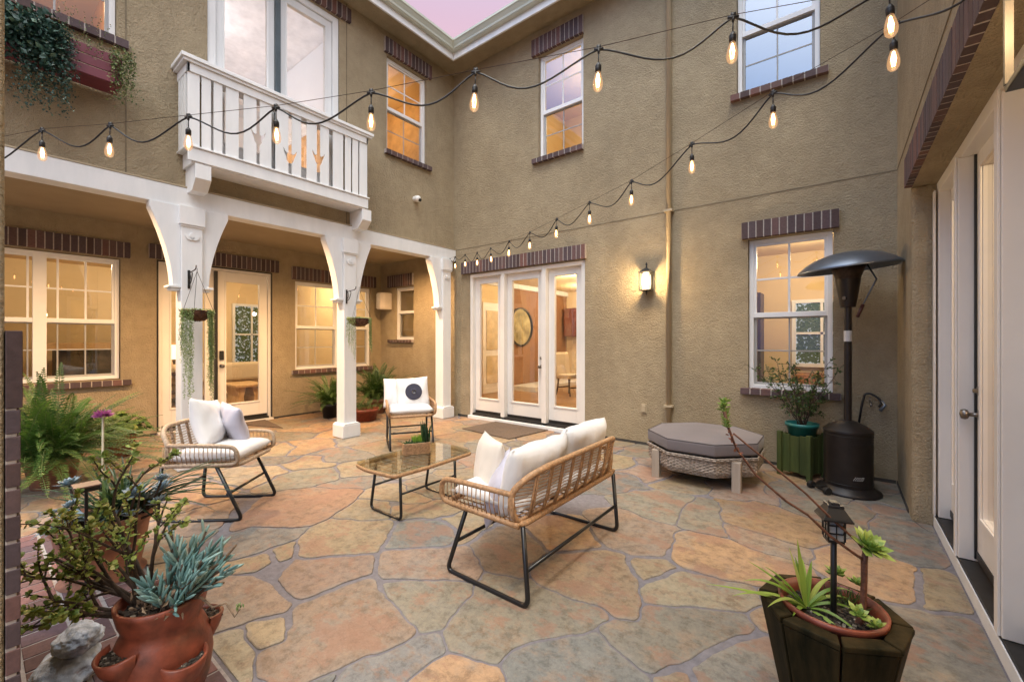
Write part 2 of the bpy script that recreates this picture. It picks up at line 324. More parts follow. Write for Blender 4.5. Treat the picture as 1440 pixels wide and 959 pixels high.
STN=[(PNK,Q((100,300),(60,370),(70,400),(180,445),(290,462),(330,425),(352,390),(355,345),(250,320),(150,290))),
(TAN,Q((190,475),(320,470),(358,500),(300,530),(240,555),(200,520))),
(BRN,R2((830,520),(800,480),(870,440),(950,420),(1060,400),(1180,430),(1230,520),(1242,610),(1230,695),(1100,655),(960,600),(830,550))),
(ORG,Q((370,360),(560,400),(760,470),(780,520),(720,572),(600,555),(450,520),(345,480))),
(CRM,Q((370,515),(490,545),(660,590),(685,615),(670,670),(640,678),(460,660),(250,640),(232,600),(280,560))),
(GTN,Q((250,670),(400,670),(640,705),(660,730),(480,835),(290,925),(250,910),(150,815),(65,745),(110,720),(210,730))),
(GTN,Q((410,900),(600,795),(720,785),(770,850),(790,957),(780,1020),(600,1060),(470,1020))),
(TAN,Q((300,940),(350,910),(400,925),(430,1010),(300,1020))),
(GRY,R2((670,880),(720,840),(800,800),(950,770),(1060,765),(1100,820),(1200,900),(1290,957),(1250,1060),(760,1060))),
(ORG,Q((545,290),(600,260),(670,240),(760,260),(860,300),(950,330),(960,370),(880,390),(780,385),(640,345),(550,315))),
(PNK,Q((545,325),(640,360),(760,395),(790,430),(760,455),(690,440),(600,390))),
(GTN,Q((430,252),(520,265),(530,300),(560,380),(470,360),(365,330),(390,290))),
(GTN,Q((190,195),(300,205),(390,235),(370,290),(350,328),(240,295),(160,235))),
(ORG,Q((710,600),(760,580),(800,620),(740,660),(705,640))),
(ORG,Q((690,670),(760,665),(800,750),(700,752),(675,720))),
(ORG,Q((1080,400),(1200,470),(1310,510),(1310,590),(1300,640),(1200,600),(1030,520))),
(TAN,R3((1010,485),(1130,510),(1200,600),(1245,680),(1150,665),(1020,640),(1000,560))),
(GTN,R3((980,670),(1180,680),(1260,740),(1340,860),(1385,940),(1330,1030),(950,1020),(950,850),(975,760))),
(GRY,R3((820,250),(960,280),(1045,330),(1125,460),(1000,470),(880,420),(780,360),(790,290))),
(GTN,R2((190,540),(330,540),(520,545),(530,580),(480,660),(430,720),(340,740),(280,700),(230,640))),
(GTN,R2((600,510),(780,540),(900,600),(1080,650),(1100,690),(1050,730),(900,750),(760,790),(700,830),(650,875),(560,850),(440,755),(500,660),(550,590))),
(RUST if 0 else PNK,[(367,917),(405,900),(410,860),(443,847),(480,825),(510,815),(523,833),(577,887),(570,895),(523,917),(480,935),(427,959),(390,985),(367,940)]),
(GRY,R2((0,905),(170,845),(330,765),(400,760),(415,775),(330,870),(240,957),(180,1040),(-100,1040))),
(ORG,R2((290,957),(350,900),(480,865),(560,880),(640,930),(700,1040),(230,1040))),
(PNK,R2((150,470),(180,415),(290,405),(500,395),(540,400),(560,450),(575,515),(520,530),(300,520),(200,510))),
(BRN,R2((550,390),(640,340),(740,350),(820,400),(790,440),(720,520),(640,490),(590,440))),
(GRY,R2((190,370),(230,300),(330,270),(430,280),(480,320),(470,350),(390,380),(280,390),(180,388))),
(TAN,[(420,763),(437,747),(480,730),(535,735),(547,740),(543,755),(530,773),(507,776),(480,778),(430,785),(418,774)]),
(PNK,[(393,820),(396,805),(417,790),(443,787),(480,784),(515,784),(519,803),(500,812),(478,819),(447,831),(413,841),(398,833)]),
(ORG,R2((840,310),(900,290),(1010,300),(1080,370),(1060,390),(960,395),(880,385))),
(TAN,R2((400,270),(500,255),(560,290),(540,330),(500,370),(490,340))),
(RUST,T((70,455),(240,440),(440,445),(455,470),(380,540),(250,600),(160,650),(60,675),(-40,670),(-150,650),(-165,615),(-100,560),(-40,500))),
(GTN,T((20,340),(100,320),(290,308),(325,340),(315,385),(180,410),(60,425),(-60,430),(-80,400),(-60,360))),
(GRY,T((240,415),(345,390),(420,368),(530,365),(515,400),(490,435),(300,435))),
(TAN,T((340,300),(430,280),(560,285),(640,320),(540,350),(380,362))),
(TAN,T((480,490),(540,445),(700,440),(870,480),(900,500),(880,530),(640,510))),
(TAN,T((340,605),(420,540),(480,515),(660,525),(640,615),(500,635),(350,635))),
(TAN,T((780,545),(900,535),(1000,570),(1040,600),(900,635),(700,615),(690,560))),
(GRY,R1((1010,400),(1080,320),(1270,315),(1230,350),(1060,415))),
(TAN,R1((960,495),(1060,440),(1130,425),(1125,460),(1040,500))),
(TAN,R1((1135,420),(1165,385),(1240,370),(1230,405),(1160,450))),
(CRM,R1((1090,510),(1130,465),(1195,460),(1160,512))),
(PNK,R1((930,520),(1060,520),(1130,560),(1195,620),(1210,650),(1000,690),(880,740),(850,640))),
(TAN,R1((1030,770),(1060,720),(1210,685),(1185,780),(1070,815))),
(CRM,R1((870,790),(1000,755),(1020,850),(1040,957),(1030,1030),(940,1030)))]
def build_patio():
    res=.0125; X0,X1,Y0_,Y1=-8.0,.56,-.9,5.58
    nx=int((X1-X0)/res); ny=int((Y1-Y0_)/res)
    gx=X0+(np.arange(nx)+.5)*res; gy=Y0_+(np.arange(ny)+.5)*res
    GX,GY=np.meshgrid(gx,gy,indexing='ij')
    # smooth warp noise
    rs=np.random.RandomState(3)
    def smooth(sc):
        a=rs.rand(int((X1-X0)/sc)+3,int((Y1-Y0_)/sc)+3)
        u=(GX-X0)/sc; v=(GY-Y0_)/sc; i=u.astype(int); j=v.astype(int); fu=u-i; fv=v-j
        fu=fu*fu*(3-2*fu); fv=fv*fv*(3-2*fv)
        return (a[i,j]*(1-fu)*(1-fv)+a[i+1,j]*fu*(1-fv)+a[i,j+1]*(1-fu)*fv+a[i+1,j+1]*fu*fv)-.5
    wx=smooth(.3)*.22+smooth(.09)*.05; wy=smooth(.3)*.22+smooth(.09)*.05
    lab=np.zeros((nx,ny),int); cols=[None]
    traced=np.zeros((nx,ny),bool)
    jx=GX+smooth(.05)*.016+smooth(.14)*.03; jy=GY+smooth(.05)*.016+smooth(.14)*.03
    for c,poly in STN:
        P=[fl(*p) for p in poly]; ins=np.zeros((nx,ny),bool); n=len(P)
        for k in range(n):
            x1,y1=P[k]; x2,y2=P[(k+1)%n]
            if y1==y2: continue
            cond=((y1>jy)!=(y2>jy))&(jx<(x2-x1)*(jy-y1)/(y2-y1)+x1); ins^=cond
        cols.append(c); lab[ins&(lab==0)]=len(cols)-1; traced|=ins
    ntr=len(cols)-1
    # random seeds elsewhere
    seeds=[]; tries=0
    while tries<6000:
        tries+=1; x=rs.uniform(X0,X1); y=rs.uniform(Y0_,Y1)
        i=min(nx-1,int((x-X0)/res)); j=min(ny-1,int((y-Y0_)/res))
        if traced[max(0,i-9):i+10,max(0,j-9):j+10].any(): continue
        d=.36 if rs.rand()<.4 else .5
        if all((x-a)**2+(y-b)**2>((d+e)/2)**2 for a,b,e in seeds): seeds.append((x,y,d))
    best=np.full((nx,ny),1e9); idx=np.zeros((nx,ny),int)
    for k,(x,y,d) in enumerate(seeds):
        q=np.sqrt((GX+wx-x)**2+(GY+wy-y)**2)/(.8+d*.5); m=q<best; best[m]=q[m]; idx[m]=k
        warm=(x<-3.2); pick=rs.rand()
        if warm: c=TAN if pick<.35 else ORG if pick<.68 else PNK if pick<.85 else GTN
        else: c=GTN if pick<.34 else GRY if pick<.55 else TAN if pick<.72 else PNK if pick<.87 else ORG
        cols.append(c)
    fill=(lab==0)
    # distance to traced area: keep a joint round it
    def dil(m,r):
        o=m.copy()
        for _ in range(r):
            p=o.copy(); p[1:]|=o[:-1]; p[:-1]|=o[1:]; p[:,1:]|=o[:,:-1]; p[:,:-1]|=o[:,1:]; o=p
        return o
    near=dil(traced,2)
    fl_l=np.where(fill&~near,idx+ntr+1,0)
    edge=np.zeros_like(fill)
    for sx,sy in ((1,0),(-1,0),(0,1),(0,-1),(1,1),(-1,-1),(1,-1),(-1,1)):
        edge|=(np.roll(np.roll(idx,sx,0),sy,1)!=idx)
    fl_l[edge]=0
    lab=np.where(lab>0,lab,fl_l)
    cnt=np.bincount(lab.ravel(),minlength=len(cols))
    small=np.where(cnt<560)[0]; small=small[small>ntr]; lab[np.isin(lab,small)]=0
    for it in range(14):
        g0=lab.copy()
        for sx,sy in ((1,0),(0,1),(-1,0),(0,-1)):
            r_=np.roll(np.roll(g0,sx,0),sy,1); lab=np.where((lab==0)&(r_>0),r_,lab)
    def grow(lab,n):
        for it in range(n):
            g0=lab.copy()
            for sx,sy in ((1,0),(0,1),(-1,0),(0,-1)):
                r_=np.roll(np.roll(g0,sx,0),sy,1); lab=np.where((lab==0)&(r_>0),r_,lab)
        return lab
    cnt=np.bincount(lab.ravel(),minlength=len(cols)); per=np.zeros(len(cols))
    for sx,sy in ((1,0),(0,1),(-1,0),(0,-1)):
        d_=(np.roll(np.roll(lab,sx,0),sy,1)!=lab); per+=np.bincount(lab.ravel(),weights=d_.ravel(),minlength=len(cols))
    bad=[k for k in range(ntr+1,len(cols)) if cnt[k] and cnt[k]/per[k]**2<.027]
    lab[np.isin(lab,bad)]=0; lab=grow(lab,16)
    jn=np.zeros_like(fill)
    for sx,sy in ((1,0),(0,1)):
        r_=np.roll(np.roll(lab,sx,0),sy,1); jn|=(r_!=lab)&(r_>0)&(lab>0)
    wj=smooth(.7)>.10; jn|=dil(jn,1)&wj
    lab[jn]=0
    # brick strip keeps its own place
    strip=(GY<.69)&(GX>-4.64)&(GX<-1.9); lab[strip]=0
    mb=MB(); tones=[]; edges=[]
    for k in range(1,len(cols)):
        m=lab==k
        if m.sum()<45: continue
        ii,jj=np.where(m); a0,a1,b0,b1=ii.min()-1,ii.max()+2,jj.min()-1,jj.max()+2
        g=np.zeros((a1-a0+1,b1-b0+1),bool); g[ii-a0,jj-b0]=True
        # boundary edges -> loops
        nxt={}
        for i,j in zip(ii-a0,jj-b0):
            if not g[i,j-1]: nxt.setdefault((i,j),[]).append((i+1,j))
            if not g[i+1,j]: nxt.setdefault((i+1,j),[]).append((i+1,j+1))
            if not g[i,j+1]: nxt.setdefault((i+1,j+1),[]).append((i,j+1))
            if not g[i-1,j]: nxt.setdefault((i,j+1),[]).append((i,j))
        while nxt:
            s=next(iter(nxt)); loop=[s]; cur=nxt[s].pop()
            if not nxt[s]: del nxt[s]
            while cur!=s and cur in nxt:
                loop.append(cur); n2=nxt[cur].pop()
                if not nxt[cur]: del nxt[cur]
                cur=n2
            if len(loop)<28: continue
            P=np.array(loop,float)
            for _ in range(1): P=(np.roll(P,2,0)+np.roll(P,1,0)+P+np.roll(P,-1,0)+np.roll(P,-2,0))/5
            P=P[::2]
            P=P*res+np.array([X0+a0*res,Y0_+b0*res])
            area=.5*np.sum(P[:,0]*np.roll(P[:,1],-1)-P[:,1]*np.roll(P[:,0],-1))
            if abs(area)<.006 or area<0: continue
            if area<.012: continue
            if k>ntr and area/(np.sum(np.linalg.norm(np.roll(P,-1,0)-P,axis=1))**2)<.030: continue
            h=.005+rs.rand()*.003; n=len(P); c=np.array(cols[k])*(rs.uniform(.82,1.12))
            c=c*np.array([rs.uniform(.97,1.03),1,rs.uniform(.93,1.05)])
            cen=P.mean(0); q=P+(cen-P)/np.linalg.norm(cen-P,axis=1)[:,None]*.004
            q2=P+(cen-P)/np.linalg.norm(cen-P,axis=1)[:,None]*.022; tx,ty=rs.uniform(-.003,.003,2)
            hz=lambda p:h+(p[0]-cen[0])*tx+(p[1]-cen[1])*ty
            lo=[mb.V((p[0],p[1],-.006)) for p in P]; mi=[mb.V((p[0],p[1],hz(p)-.003)) for p in P]; hi=[mb.V((p[0],p[1],hz(p))) for p in q]; h2=[mb.V((p[0],p[1],hz(p)+.0006)) for p in q2]
            mb.face(h2); tones.append(c); edges.append(0)
            for e in range(n): mb.face([hi[e],hi[(e+1)%n],h2[(e+1)%n],h2[e]]); tones.append(c); edges.append(.25)
            for e in range(n):
                f=(e+1)%n
                mb.face([lo[e],lo[f],mi[f],mi[e]]); tones.append(c); mb.face([mi[e],mi[f],hi[f],hi[e]]); tones.append(c); edges.extend([.5,.5])
    me_o=mb.build('patio','stone',recalc=False)
    at=me_o.data.attributes.new('tone','FLOAT_COLOR','FACE')
    at.data.foreach_set('color',np.c_[np.array(tones),np.ones(len(tones))].astype(np.float32).ravel())
    ae_=me_o.data.attributes.new('edge','FLOAT','FACE'); ae_.data.foreach_set('value',edges)
    struct(me_o)
    gm=MB(); N=90
    # mortar bed, slightly uneven
    for i in range(N):
        for j in range(70):
            pass
    gm.quad((-8.0,-3,0),(1.0,-3,0),(1.0,5.6,0),(-8.0,5.6,0)); o=gm.build('patio_mortar','grout',recalc=False); struct(o)
build_patio()
# brick paver strip on the left
b=MB(); b.box(-4.62,-1.9,-1.2,.67,-.02,.009,0.0)
y=-1.16
def prow(y0,y1,wid,off):
    x=-4.60+off
    while x<-1.92:
        b.box(x+.004,min(x+wid-.009,-1.905),y0+.004,y1-.009,0,.012+random.random()*.003,random.uniform(.1,1)); x+=wid
for k in range(5): prow(-.93+k*.215,-.93+(k+1)*.215,.118,0)
prow(.145,.31,.118,0); prow(.315,.445,.235,.0); prow(.45,.665,.118,.03)
struct(b.build('brick_path','paver',bevel=.003))

# ------------------------------------------------------------ the house
house=empty('house','two-storey tan stucco house wrapping the flagstone courtyard, with porch and balcony','house')
XA,XP,YB,XC=-5.718,-8.0,5.58,.44
ZT=6.6
TB=lambda u,w,z:(u,YB+w,z)
TA=lambda u,w,z:(XA-w,u,z)
TP=lambda u,w,z:(XP-w,u,z)
TC=lambda u,w,z:(XC+w,u,z)
def wall(name,T,u0,u1,z0,z1,holes,th=.16,label=None,mat='stucco',rd=None):
    us=sorted({u0,u1,*[h[0] for h in holes],*[h[1] for h in holes]}); zs=sorted({z0,z1,*[h[2] for h in holes],*[h[3] for h in holes]})
    mb=MB(T)
    for a,b_ in zip(us,us[1:]):
        for c,d in zip(zs,zs[1:]):
            if any(h[0]<=a and b_<=h[1] and h[2]<=c and d<=h[3] for h in holes): continue
            mb.quad((a,0,c),(b_,0,c),(b_,0,d),(a,0,d)); mb.quad((a,th,c),(a,th,d),(b_,th,d),(b_,th,c))
    for h in holes:
        a,b_,c,d=h
        mb.quad((a,0,c),(a,th,c),(a,th,d),(a,0,d)); mb.quad((b_,0,c),(b_,0,d),(b_,th,d),(b_,th,c))
        mb.quad((a,0,d),(a,th,d),(b_,th,d),(b_,0,d))
        if c>.01: mb.quad((a,0,c),(b_,0,c),(b_,th,c),(a,th,c))
    bm_o=mb.build(name,mat,house,recalc=False,label=label); return bm_o
# holes: u0,u1,z0,z1
B_DOOR=(-5.31,-2.975,.0,2.60); B_UP=(-3.80,-3.00,4.27,5.92); B_UPR=(-.97,-.17,4.27,5.92); B_LOW=(-.85,-.06,.845,2.575)
B_END=(-7.50,-6.87,1.405,2.515)
wall('wall',TB,-8.0,XC,0,ZT,[B_DOOR,B_UP,B_UPR,B_LOW,B_END],label='tall stucco wall facing the courtyard with a three-panel glass door')
A_WIN=(4.10,4.93,4.44,5.96); A_BALC=(1.68,3.295,3.47,6.05); A_BOX=(-.6,.915,4.42,5.96)
wall('wall',TA,-3.0,YB,2.95,ZT,[A_WIN,A_BALC,A_BOX],label='upper stucco wall above the white porch beam')
P_WL=(.12,1.32,.86,2.55); P_DOOR=(1.715,3.33,0,2.60); P_W3=(3.73,4.60,.845,2.51); P_W4=(4.72,5.335,.845,2.51)
wall('wall',TP,-3.0,YB,0,3.06,[P_WL,P_DOOR,P_W3,P_W4],label='ochre stucco wall at the back of the porch')
wall('wall',TC,4.56,YB,0,ZT,[],th=.16)
wall('wall',TC,-1.0,4.56,0,ZT,[(1.65,4.56,0,2.60)],th=.16,label='stucco wall above and before the glass doors on the right')
# rounded jamb at the right doors
j=MB(); j.prism([(XC+.002,4.53),(XC+.02,4.505),(XC+.045,4.50),(.60,4.50),(.60,4.70),(XC+.002,4.70)],0,2.60,'z'); j.build('wall_jamb','stucco',house,bevel=.012,seg=3)
j=MB(); j.box(XC+.10,.62,-1.0,4.55,2.595,2.60+.06); j.build('door_head','stucco',house)
# control joints: raised strips with the groove's shade put into their dark colour
jm=simple('joint_shadow_paint',(.20,.16,.10),.8)
for bx in ((XA,XC,YB-.004,YB,3.068,3.078),(XC-.004,XC,.5,YB,3.068,3.08),(XA,XA+.004,3.400,3.412,3.1,6.35),(XA,XA+.004,.975,.987,3.1,6.35)): j=MB(); j.box(*bx); j.build('control_joint',jm,house)
# eaves: soffit, fascia, gutter, roof
e=MB(); o=.35
e.box(XA-.02,XA+o,-3,YB+.3,6.33,6.35); e.box(XA-.02,XC+1,YB-o,YB+.3,6.331,6.351); e.build('soffit','stucco',house)
e=MB(); e.box(XA+o,XA+o+.03,-3,YB-o-.03,6.29,6.46); e.box(XA+o,XC+1,YB-o-.03,YB-o,6.29,6.46); e.build('fascia','white',house,bevel=.004)
e=MB()
prof=[(0,6.40),(.05,6.40),(.07,6.42),(.075,6.45),(.105,6.50),(.12,6.515),(.12,6.55),(.108,6.55),(.108,6.525),(0,6.50)]
n=len(prof); 
def gut(x0,y0,fx,fy,x1,y1): pass
rA0=[];rC=[];rB=[]
for d,z in prof:
    d0=o+.032+d
    rA0.append(e.V((XA+d0,-3,z))); rC.append(e.V((XA+d0,YB-d0,z))); rB.append(e.V((XC+1,YB-d0,z)))
for k in range(n):
    q=(k+1)%n
    e.face([rA0[k],rA0[q],rC[q],rC[k]]); e.face([rC[k],rC[q],rB[q],rB[k]])
e.build('gutter','greytrim',house)
e=MB(); sl=.42
e.quad((XA+o,-3,6.5),(XA+o,YB-o,6.5),(XA-4,YB+4,6.5+sl*4.35),(XA-4,-3,6.5+sl*4.35)); e.quad((XA+o,YB-o,6.5),(XC+1,YB-o,6.5),(XC+1,YB+4,6.5+sl*4.35),(XA-4,YB+4,6.5+sl*4.35))
e.build('roof',simple('roof_tile',(.12,.09,.075),.85,0,.25,8,.5,20),house,recalc=False)
# porch beam, ceiling, floor edge
e=MB(); e.box(-5.66,-5.86,-3,YB-.002,2.865,3.075); e.build('porch_beam','white',house,bevel=.006,label='long white beam across the porch front')
e=MB(); e.box(-5.655,XA,-3,YB-.002,3.076,3.092); e.build('beam_flashing','beige',house)
e=MB(); e.box(-5.86,XP,-3,YB-.002,3.05,3.07); e.build('porch_ceiling',simple('porch_ceiling_paint',(.36,.29,.19),.85,0,.06,2,.3,40),house)
# bricks
def lintel(T,u0,u1,z0,z1,par,out=.05,dep=.14,pitch=.075):
    mb=MB(T); mb.box(u0+.003,u1-.003,-out+.003,dep,z0+.002,z1-.002,0.0)
    n=max(1,round((u1-u0)/pitch)); p=(u1-u0)/n
    for k in range(n):
        a=u0+k*p; q=random.uniform(-.0015,.0015)
        mb.box(a+.005,a+p-.006,-out+q,dep+.002,z0+q,z1+q,random.uniform(.1,1))
    return mb.build('lintel','brick',par,bevel=.002)
def sill(T,u0,u1,z0,z1,par,out=.06,pitch=.105,dep=.06):
    mb=MB(T); mb.box(u0+.003,u1-.003,-out+.003,dep,z0+.002,z1-.002,0.0); n=round((u1-u0)/pitch); p=(u1-u0)/n
    for k in range(n):
        a=u0+k*p; q=random.uniform(-.0015,.0015); mb.box(a+.004,a+p-.007,-out+q,dep+.001,z0+q,z1+q,random.uniform(.1,1))
    return mb.build('sill','brick',par,bevel=.002)
def muntins(mb,u0,u1,z0,z1,w,cols,rows,t=.011):
    for k in range(1,cols): u=u0+(u1-u0)*k/cols; mb.box(u-t,u+t,w,w+.010,z0,z1)
    for k in range(1,rows): z=z0+(z1-z0)*k/rows; mb.box(u0,u1,w+.001,w+.009,z-t,z+t)
def window(T,h,zm,glass='glass',glass_lo=None,rec=.055,cols=2,rows=2,lin=None,sl=None,label=None,mun_lo=None,name='window'):
    """single-hung vinyl window filling hole h, meeting rail at zm"""
    u0,u1,z0,z1=h; f=.045
    u0+=.004;u1-=.004;z0+=.004;z1-=.004
    mb=MB(T)
    for bx in ((u0,u0+f,z0,z1),(u1-f,u1,z0,z1),(u0+f,u1-f,z1-f,z1),(u0+f,u1-f,z0,z0+f)): mb.box(bx[0],bx[1],rec,rec+.08,bx[2],bx[3])
    mb.box(u0+f,u1-f,rec+.010,rec+.06,zm-.028,zm+.028)
    fr=mb.build(name,'vinyl',house,bevel=.003,label=label)
    a0,a1=u0+f,u1-f
    # upper sash
    s=MB(T); t=.028
    for bx in ((a0,a0+t,zm+.028,z1-f),(a1-t,a1,zm+.028,z1-f),(a0+t,a1-t,z1-f-t,z1-f)): s.box(bx[0],bx[1],rec+.018,rec+.05,bx[2],bx[3])
    muntins(s,a0+t,a1-t,zm+.028,z1-f-t,rec+.030,cols,rows)
    s.build('upper_sash','vinyl',fr,bevel=.002)
    s=MB(T)
    for bx in ((a0,a0+t,z0+f,zm-.028),(a1-t,a1,z0+f,zm-.028),(a0+t,a1-t,z0+f,z0+f+t),(a0+t,a1-t,zm-.043,zm-.028)): s.box(bx[0],bx[1],rec+.040,rec+.07,bx[2],bx[3])
    muntins(s,a0+t,a1-t,z0+f+t,zm-.043,rec+.052,cols,rows if mun_lo is None else mun_lo,.008)
    s.build('lower_sash','sash',fr,bevel=.002)
    p=MB(T); p.quad((a0,rec+.036,zm),(a1,rec+.036,zm),(a1,rec+.036,z1-f),(a0,rec+.036,z1-f)); p.build('upper_pane',glass,fr,recalc=False)
    p=MB(T); p.quad((a0,rec+.058,z0+f),(a1,rec+.058,z0+f),(a1,rec+.058,zm),(a0,rec+.058,zm)); p.build('lower_pane',glass_lo or glass,fr,recalc=False)
    if lin: lintel(T,lin[0],lin[1],lin[2],lin[3],fr)
    if sl: sill(T,sl[0],sl[1],sl[2],sl[3],fr)
    return fr
window(TB,B_UP,5.03,'glass_sky','glass',lin=(-3.91,-2.985,5.93,6.19),sl=(-3.90,-2.985,4.215,4.29),label='narrow upstairs window reflecting pink sky')
window(TB,B_UPR,5.03,'glass_sky','glass_sky',lin=(-1.03,-.09,5.93,6.19),sl=(-1.03,-.095,4.225,4.295),label='upstairs window reflecting blue sky, top right')
window(TB,B_LOW,1.70,'glass','glass',lin=(-.915,-.005,2.585,2.775),sl=(-.925,.01,.785,.855),label='ground-floor window by the patio heater')
window(TB,B_END,1.99,'glass','glass',cols=1,rows=1,lin=(-7.70,-6.87,2.525,2.77),sl=(-7.68,-6.87,1.35,1.41),label='small porch window beside the wall speaker')
window(TA,A_WIN,5.16,'glass','glass',lin=(4.04,5.01,5.98,6.21),sl=(4.05,5.01,4.37,4.44),label='upstairs window beside the balcony with amber light inside')
w=window(TA,(-.6,.915,4.42,5.96),5.16,'glass','glass',cols=4,lin=(-.7,1.0,5.98,6.21),sl=(-.7,1.0,4.34,4.42),label='upstairs window above the red window box')
w=window(TP,(.125,1.315,.865,2.545),1.665,'glass','glass_screen',cols=4,rows=2,lin=(.0,1.42,2.57,2.785),sl=(.0,1.43,.775,.85),label='wide porch window behind the ferns')
x=MB(TP); x.box(.50,.62,.05,.13,.90,2.50); x.build('mullion','vinyl',w,bevel=.003)
window(TP,P_W3,1.65,'glass','glass',lin=(3.66,4.66,2.53,2.765),sl=(3.66,4.64,.775,.845),label='porch window between the glass door and the second column')
window(TP,P_W4,1.65,'glass','glass_screen',lin=(4.69,5.44,2.53,2.765),sl=(4.69,5.44,.775,.845),cols=1,label='porch window in the corner behind the second hanging basket')

def leaf(T,u0,u1,z0,z1,w,par,g,name='door',stile=.105,bot=.27,top=.12,glass='glass',label=None,mat='doorwhite',handle=None,hmat='nickel',st2=None):
    st2=st2 or stile
    mb=MB(T); d=.045
    a0,a1,b0,b1=u0+stile,u1-st2,z0+bot,z1-top
    mb.box(u0,a0,w,w+d,z0,z1); mb.box(a1,u1,w,w+d,z0,z1); mb.box(a0,a1,w,w+d,z0,b0); mb.box(a0,a1,w,w+d,b1,z1)
    lf=mb.build(name,mat,par,bevel=.003,label=label)
    q=MB(T); t=.024
    for bx in ((a0-t,a0,b0-t,b1+t),(a1,a1+t,b0-t,b1+t),(a0,a1,b0-t,b0),(a0,a1,b1,b1+t)): q.box(bx[0],bx[1],w-.012,w-.001,bx[2],bx[3])
    q.build('glazing_bead',mat,lf,bevel=.003)
    p=MB(T); p.quad((a0,w+.02,b0),(a1,w+.02,b0),(a1,w+.02,b1),(a0,w+.02,b1)); p.build('pane',glass,lf,recalc=False)
    q=MB(T); q.box(u0+.004,u1-.004,w-.006,w-.0005,z0+.001,z0+.045); q.build('door_sweep','rubber',lf)
    if handle:
        hu,hz,kind=handle; k=MB()
        def ring(c,ax,prof):
            pts=[(c[0],c[1]+p,c[2]) for _,p in prof]
            k.tube([T(*q) for q in pts],[r for r,_ in prof],16)
        ring((hu,w,hz),0,[(.030,0),(.030,-.008),(.012,-.012),(.011,-.045),(.026,-.050),(.031,-.062),(.026,-.078),(.005,-.084)])
        k.build('handle',hmat,lf,smooth=True)
        k=MB()
        if kind=='keypad':
            k=MB(T); k.box(hu-.03,hu+.03,w-.028,w,hz+.10,hz+.25); k.build('keypad','black',lf,bevel=.008)
        else:
            ring((hu,w,hz+.14),0,[(.028,0),(.028,-.010),(.014,-.012),(.012,-.03),(.003,-.031)]); k.build('deadbolt',hmat,lf,smooth=True)
    return lf
# --- three-panel door in the courtyard wall
def frame(T,u0,u1,z0,z1,posts,w0,w1,name,label,mat='doorwhite',fw=.06,thr=True,pt=.09):
    mb=MB(T)
    mb.box(u0,u0+fw,w0,w1,z0,z1); mb.box(u1-fw,u1,w0,w1,z0,z1); mb.box(u0+fw,u1-fw,w0,w1,z1-fw,z1)
    for a,b_ in posts: mb.box(a,b_,w0-.012,w1,z0,z1-fw)
    fr=mb.build(name,mat,house,bevel=.004,label=label)
    return fr
fr=frame(TB,-5.305,-2.98,.06,2.59,[(-4.585,-4.505),(-3.745,-3.665)],.012,.14,'french_door','white three-panel glass door with black threshold')
for (a,b_,hd) in ((-5.245,-4.585,None),(-4.505,-3.745,(-3.80,.98,'bolt')),(-3.665,-3.04,None)):
    leaf(TB,a+.004,b_-.004,.10,2.53,.085,fr,None,handle=hd,stile=.115 if hd is None else .11)
lintel(TB,-5.48,-2.945,2.605,2.815,fr)
q=MB(TB); q.box(-5.31,-2.975,-.05,.20,0,.058); q.build('threshold','white',fr,bevel=.004)
q=MB(TB); q.box(-5.24,-3.04,.0,.16,.0585,.098); q.build('threshold_strip','rubber',fr)
# --- porch door (two leaves)
fr=frame(TP,1.72,3.325,.04,2.595,[(2.455,2.49)],.02,.14,'french_door','cream glass door under the porch with keypad lock',fw=.055)
leaf(TP,1.78,2.452,.07,2.535,.05,fr,None,stile=.12,bot=.30,top=.15)
leaf(TP,2.493,3.265,.07,2.535,.05,fr,None,stile=.135,bot=.28,top=.16,handle=(2.56,.98,'keypad'))
q=MB(TP); q.box(2.452,2.494,-.002,.06,.07,2.53); q.box(1.716,1.735,-.004,.02,.05,2.60); q.box(3.312,3.328,-.004,.02,.05,2.60); q.box(1.735,3.312,-.004,.02,2.578,2.60); q.build('weatherstrip','black',fr)
q=MB(TP); q.box(1.72,3.33,-.06,.20,0,.035); q.build('threshold','doorwhite',fr,bevel=.004)
q=MB(TP); q.box(1.78,3.27,-.01,.16,.0355,.068); q.build('threshold_strip','rubber',fr)
lintel(TP,1.62,3.43,2.61,2.82,fr)
# --- balcony door
fr=frame(TA,1.685,3.29,3.475,6.045,[(2.43,2.48)],.02,.14,'balcony_door','white double balcony door reflecting pale sky',mat='white',fw=.085)
leaf(TA,1.775,2.426,3.50,5.955,.05,fr,None,stile=.09,bot=.25,top=.11,glass='glass_sky',mat='white')
leaf(TA,2.484,3.20,3.50,5.955,.05,fr,None,stile=.095,bot=.25,top=.11,glass='glass_sky',mat='white')
q=MB(TA); q.box(2.427,2.483,.0,.06,3.5,5.95); q.build('weatherstrip',simple('dark_slate_strip',(.06,.085,.10),.4),fr)
lintel(TA,1.55,3.46,6.06,6.25,fr)
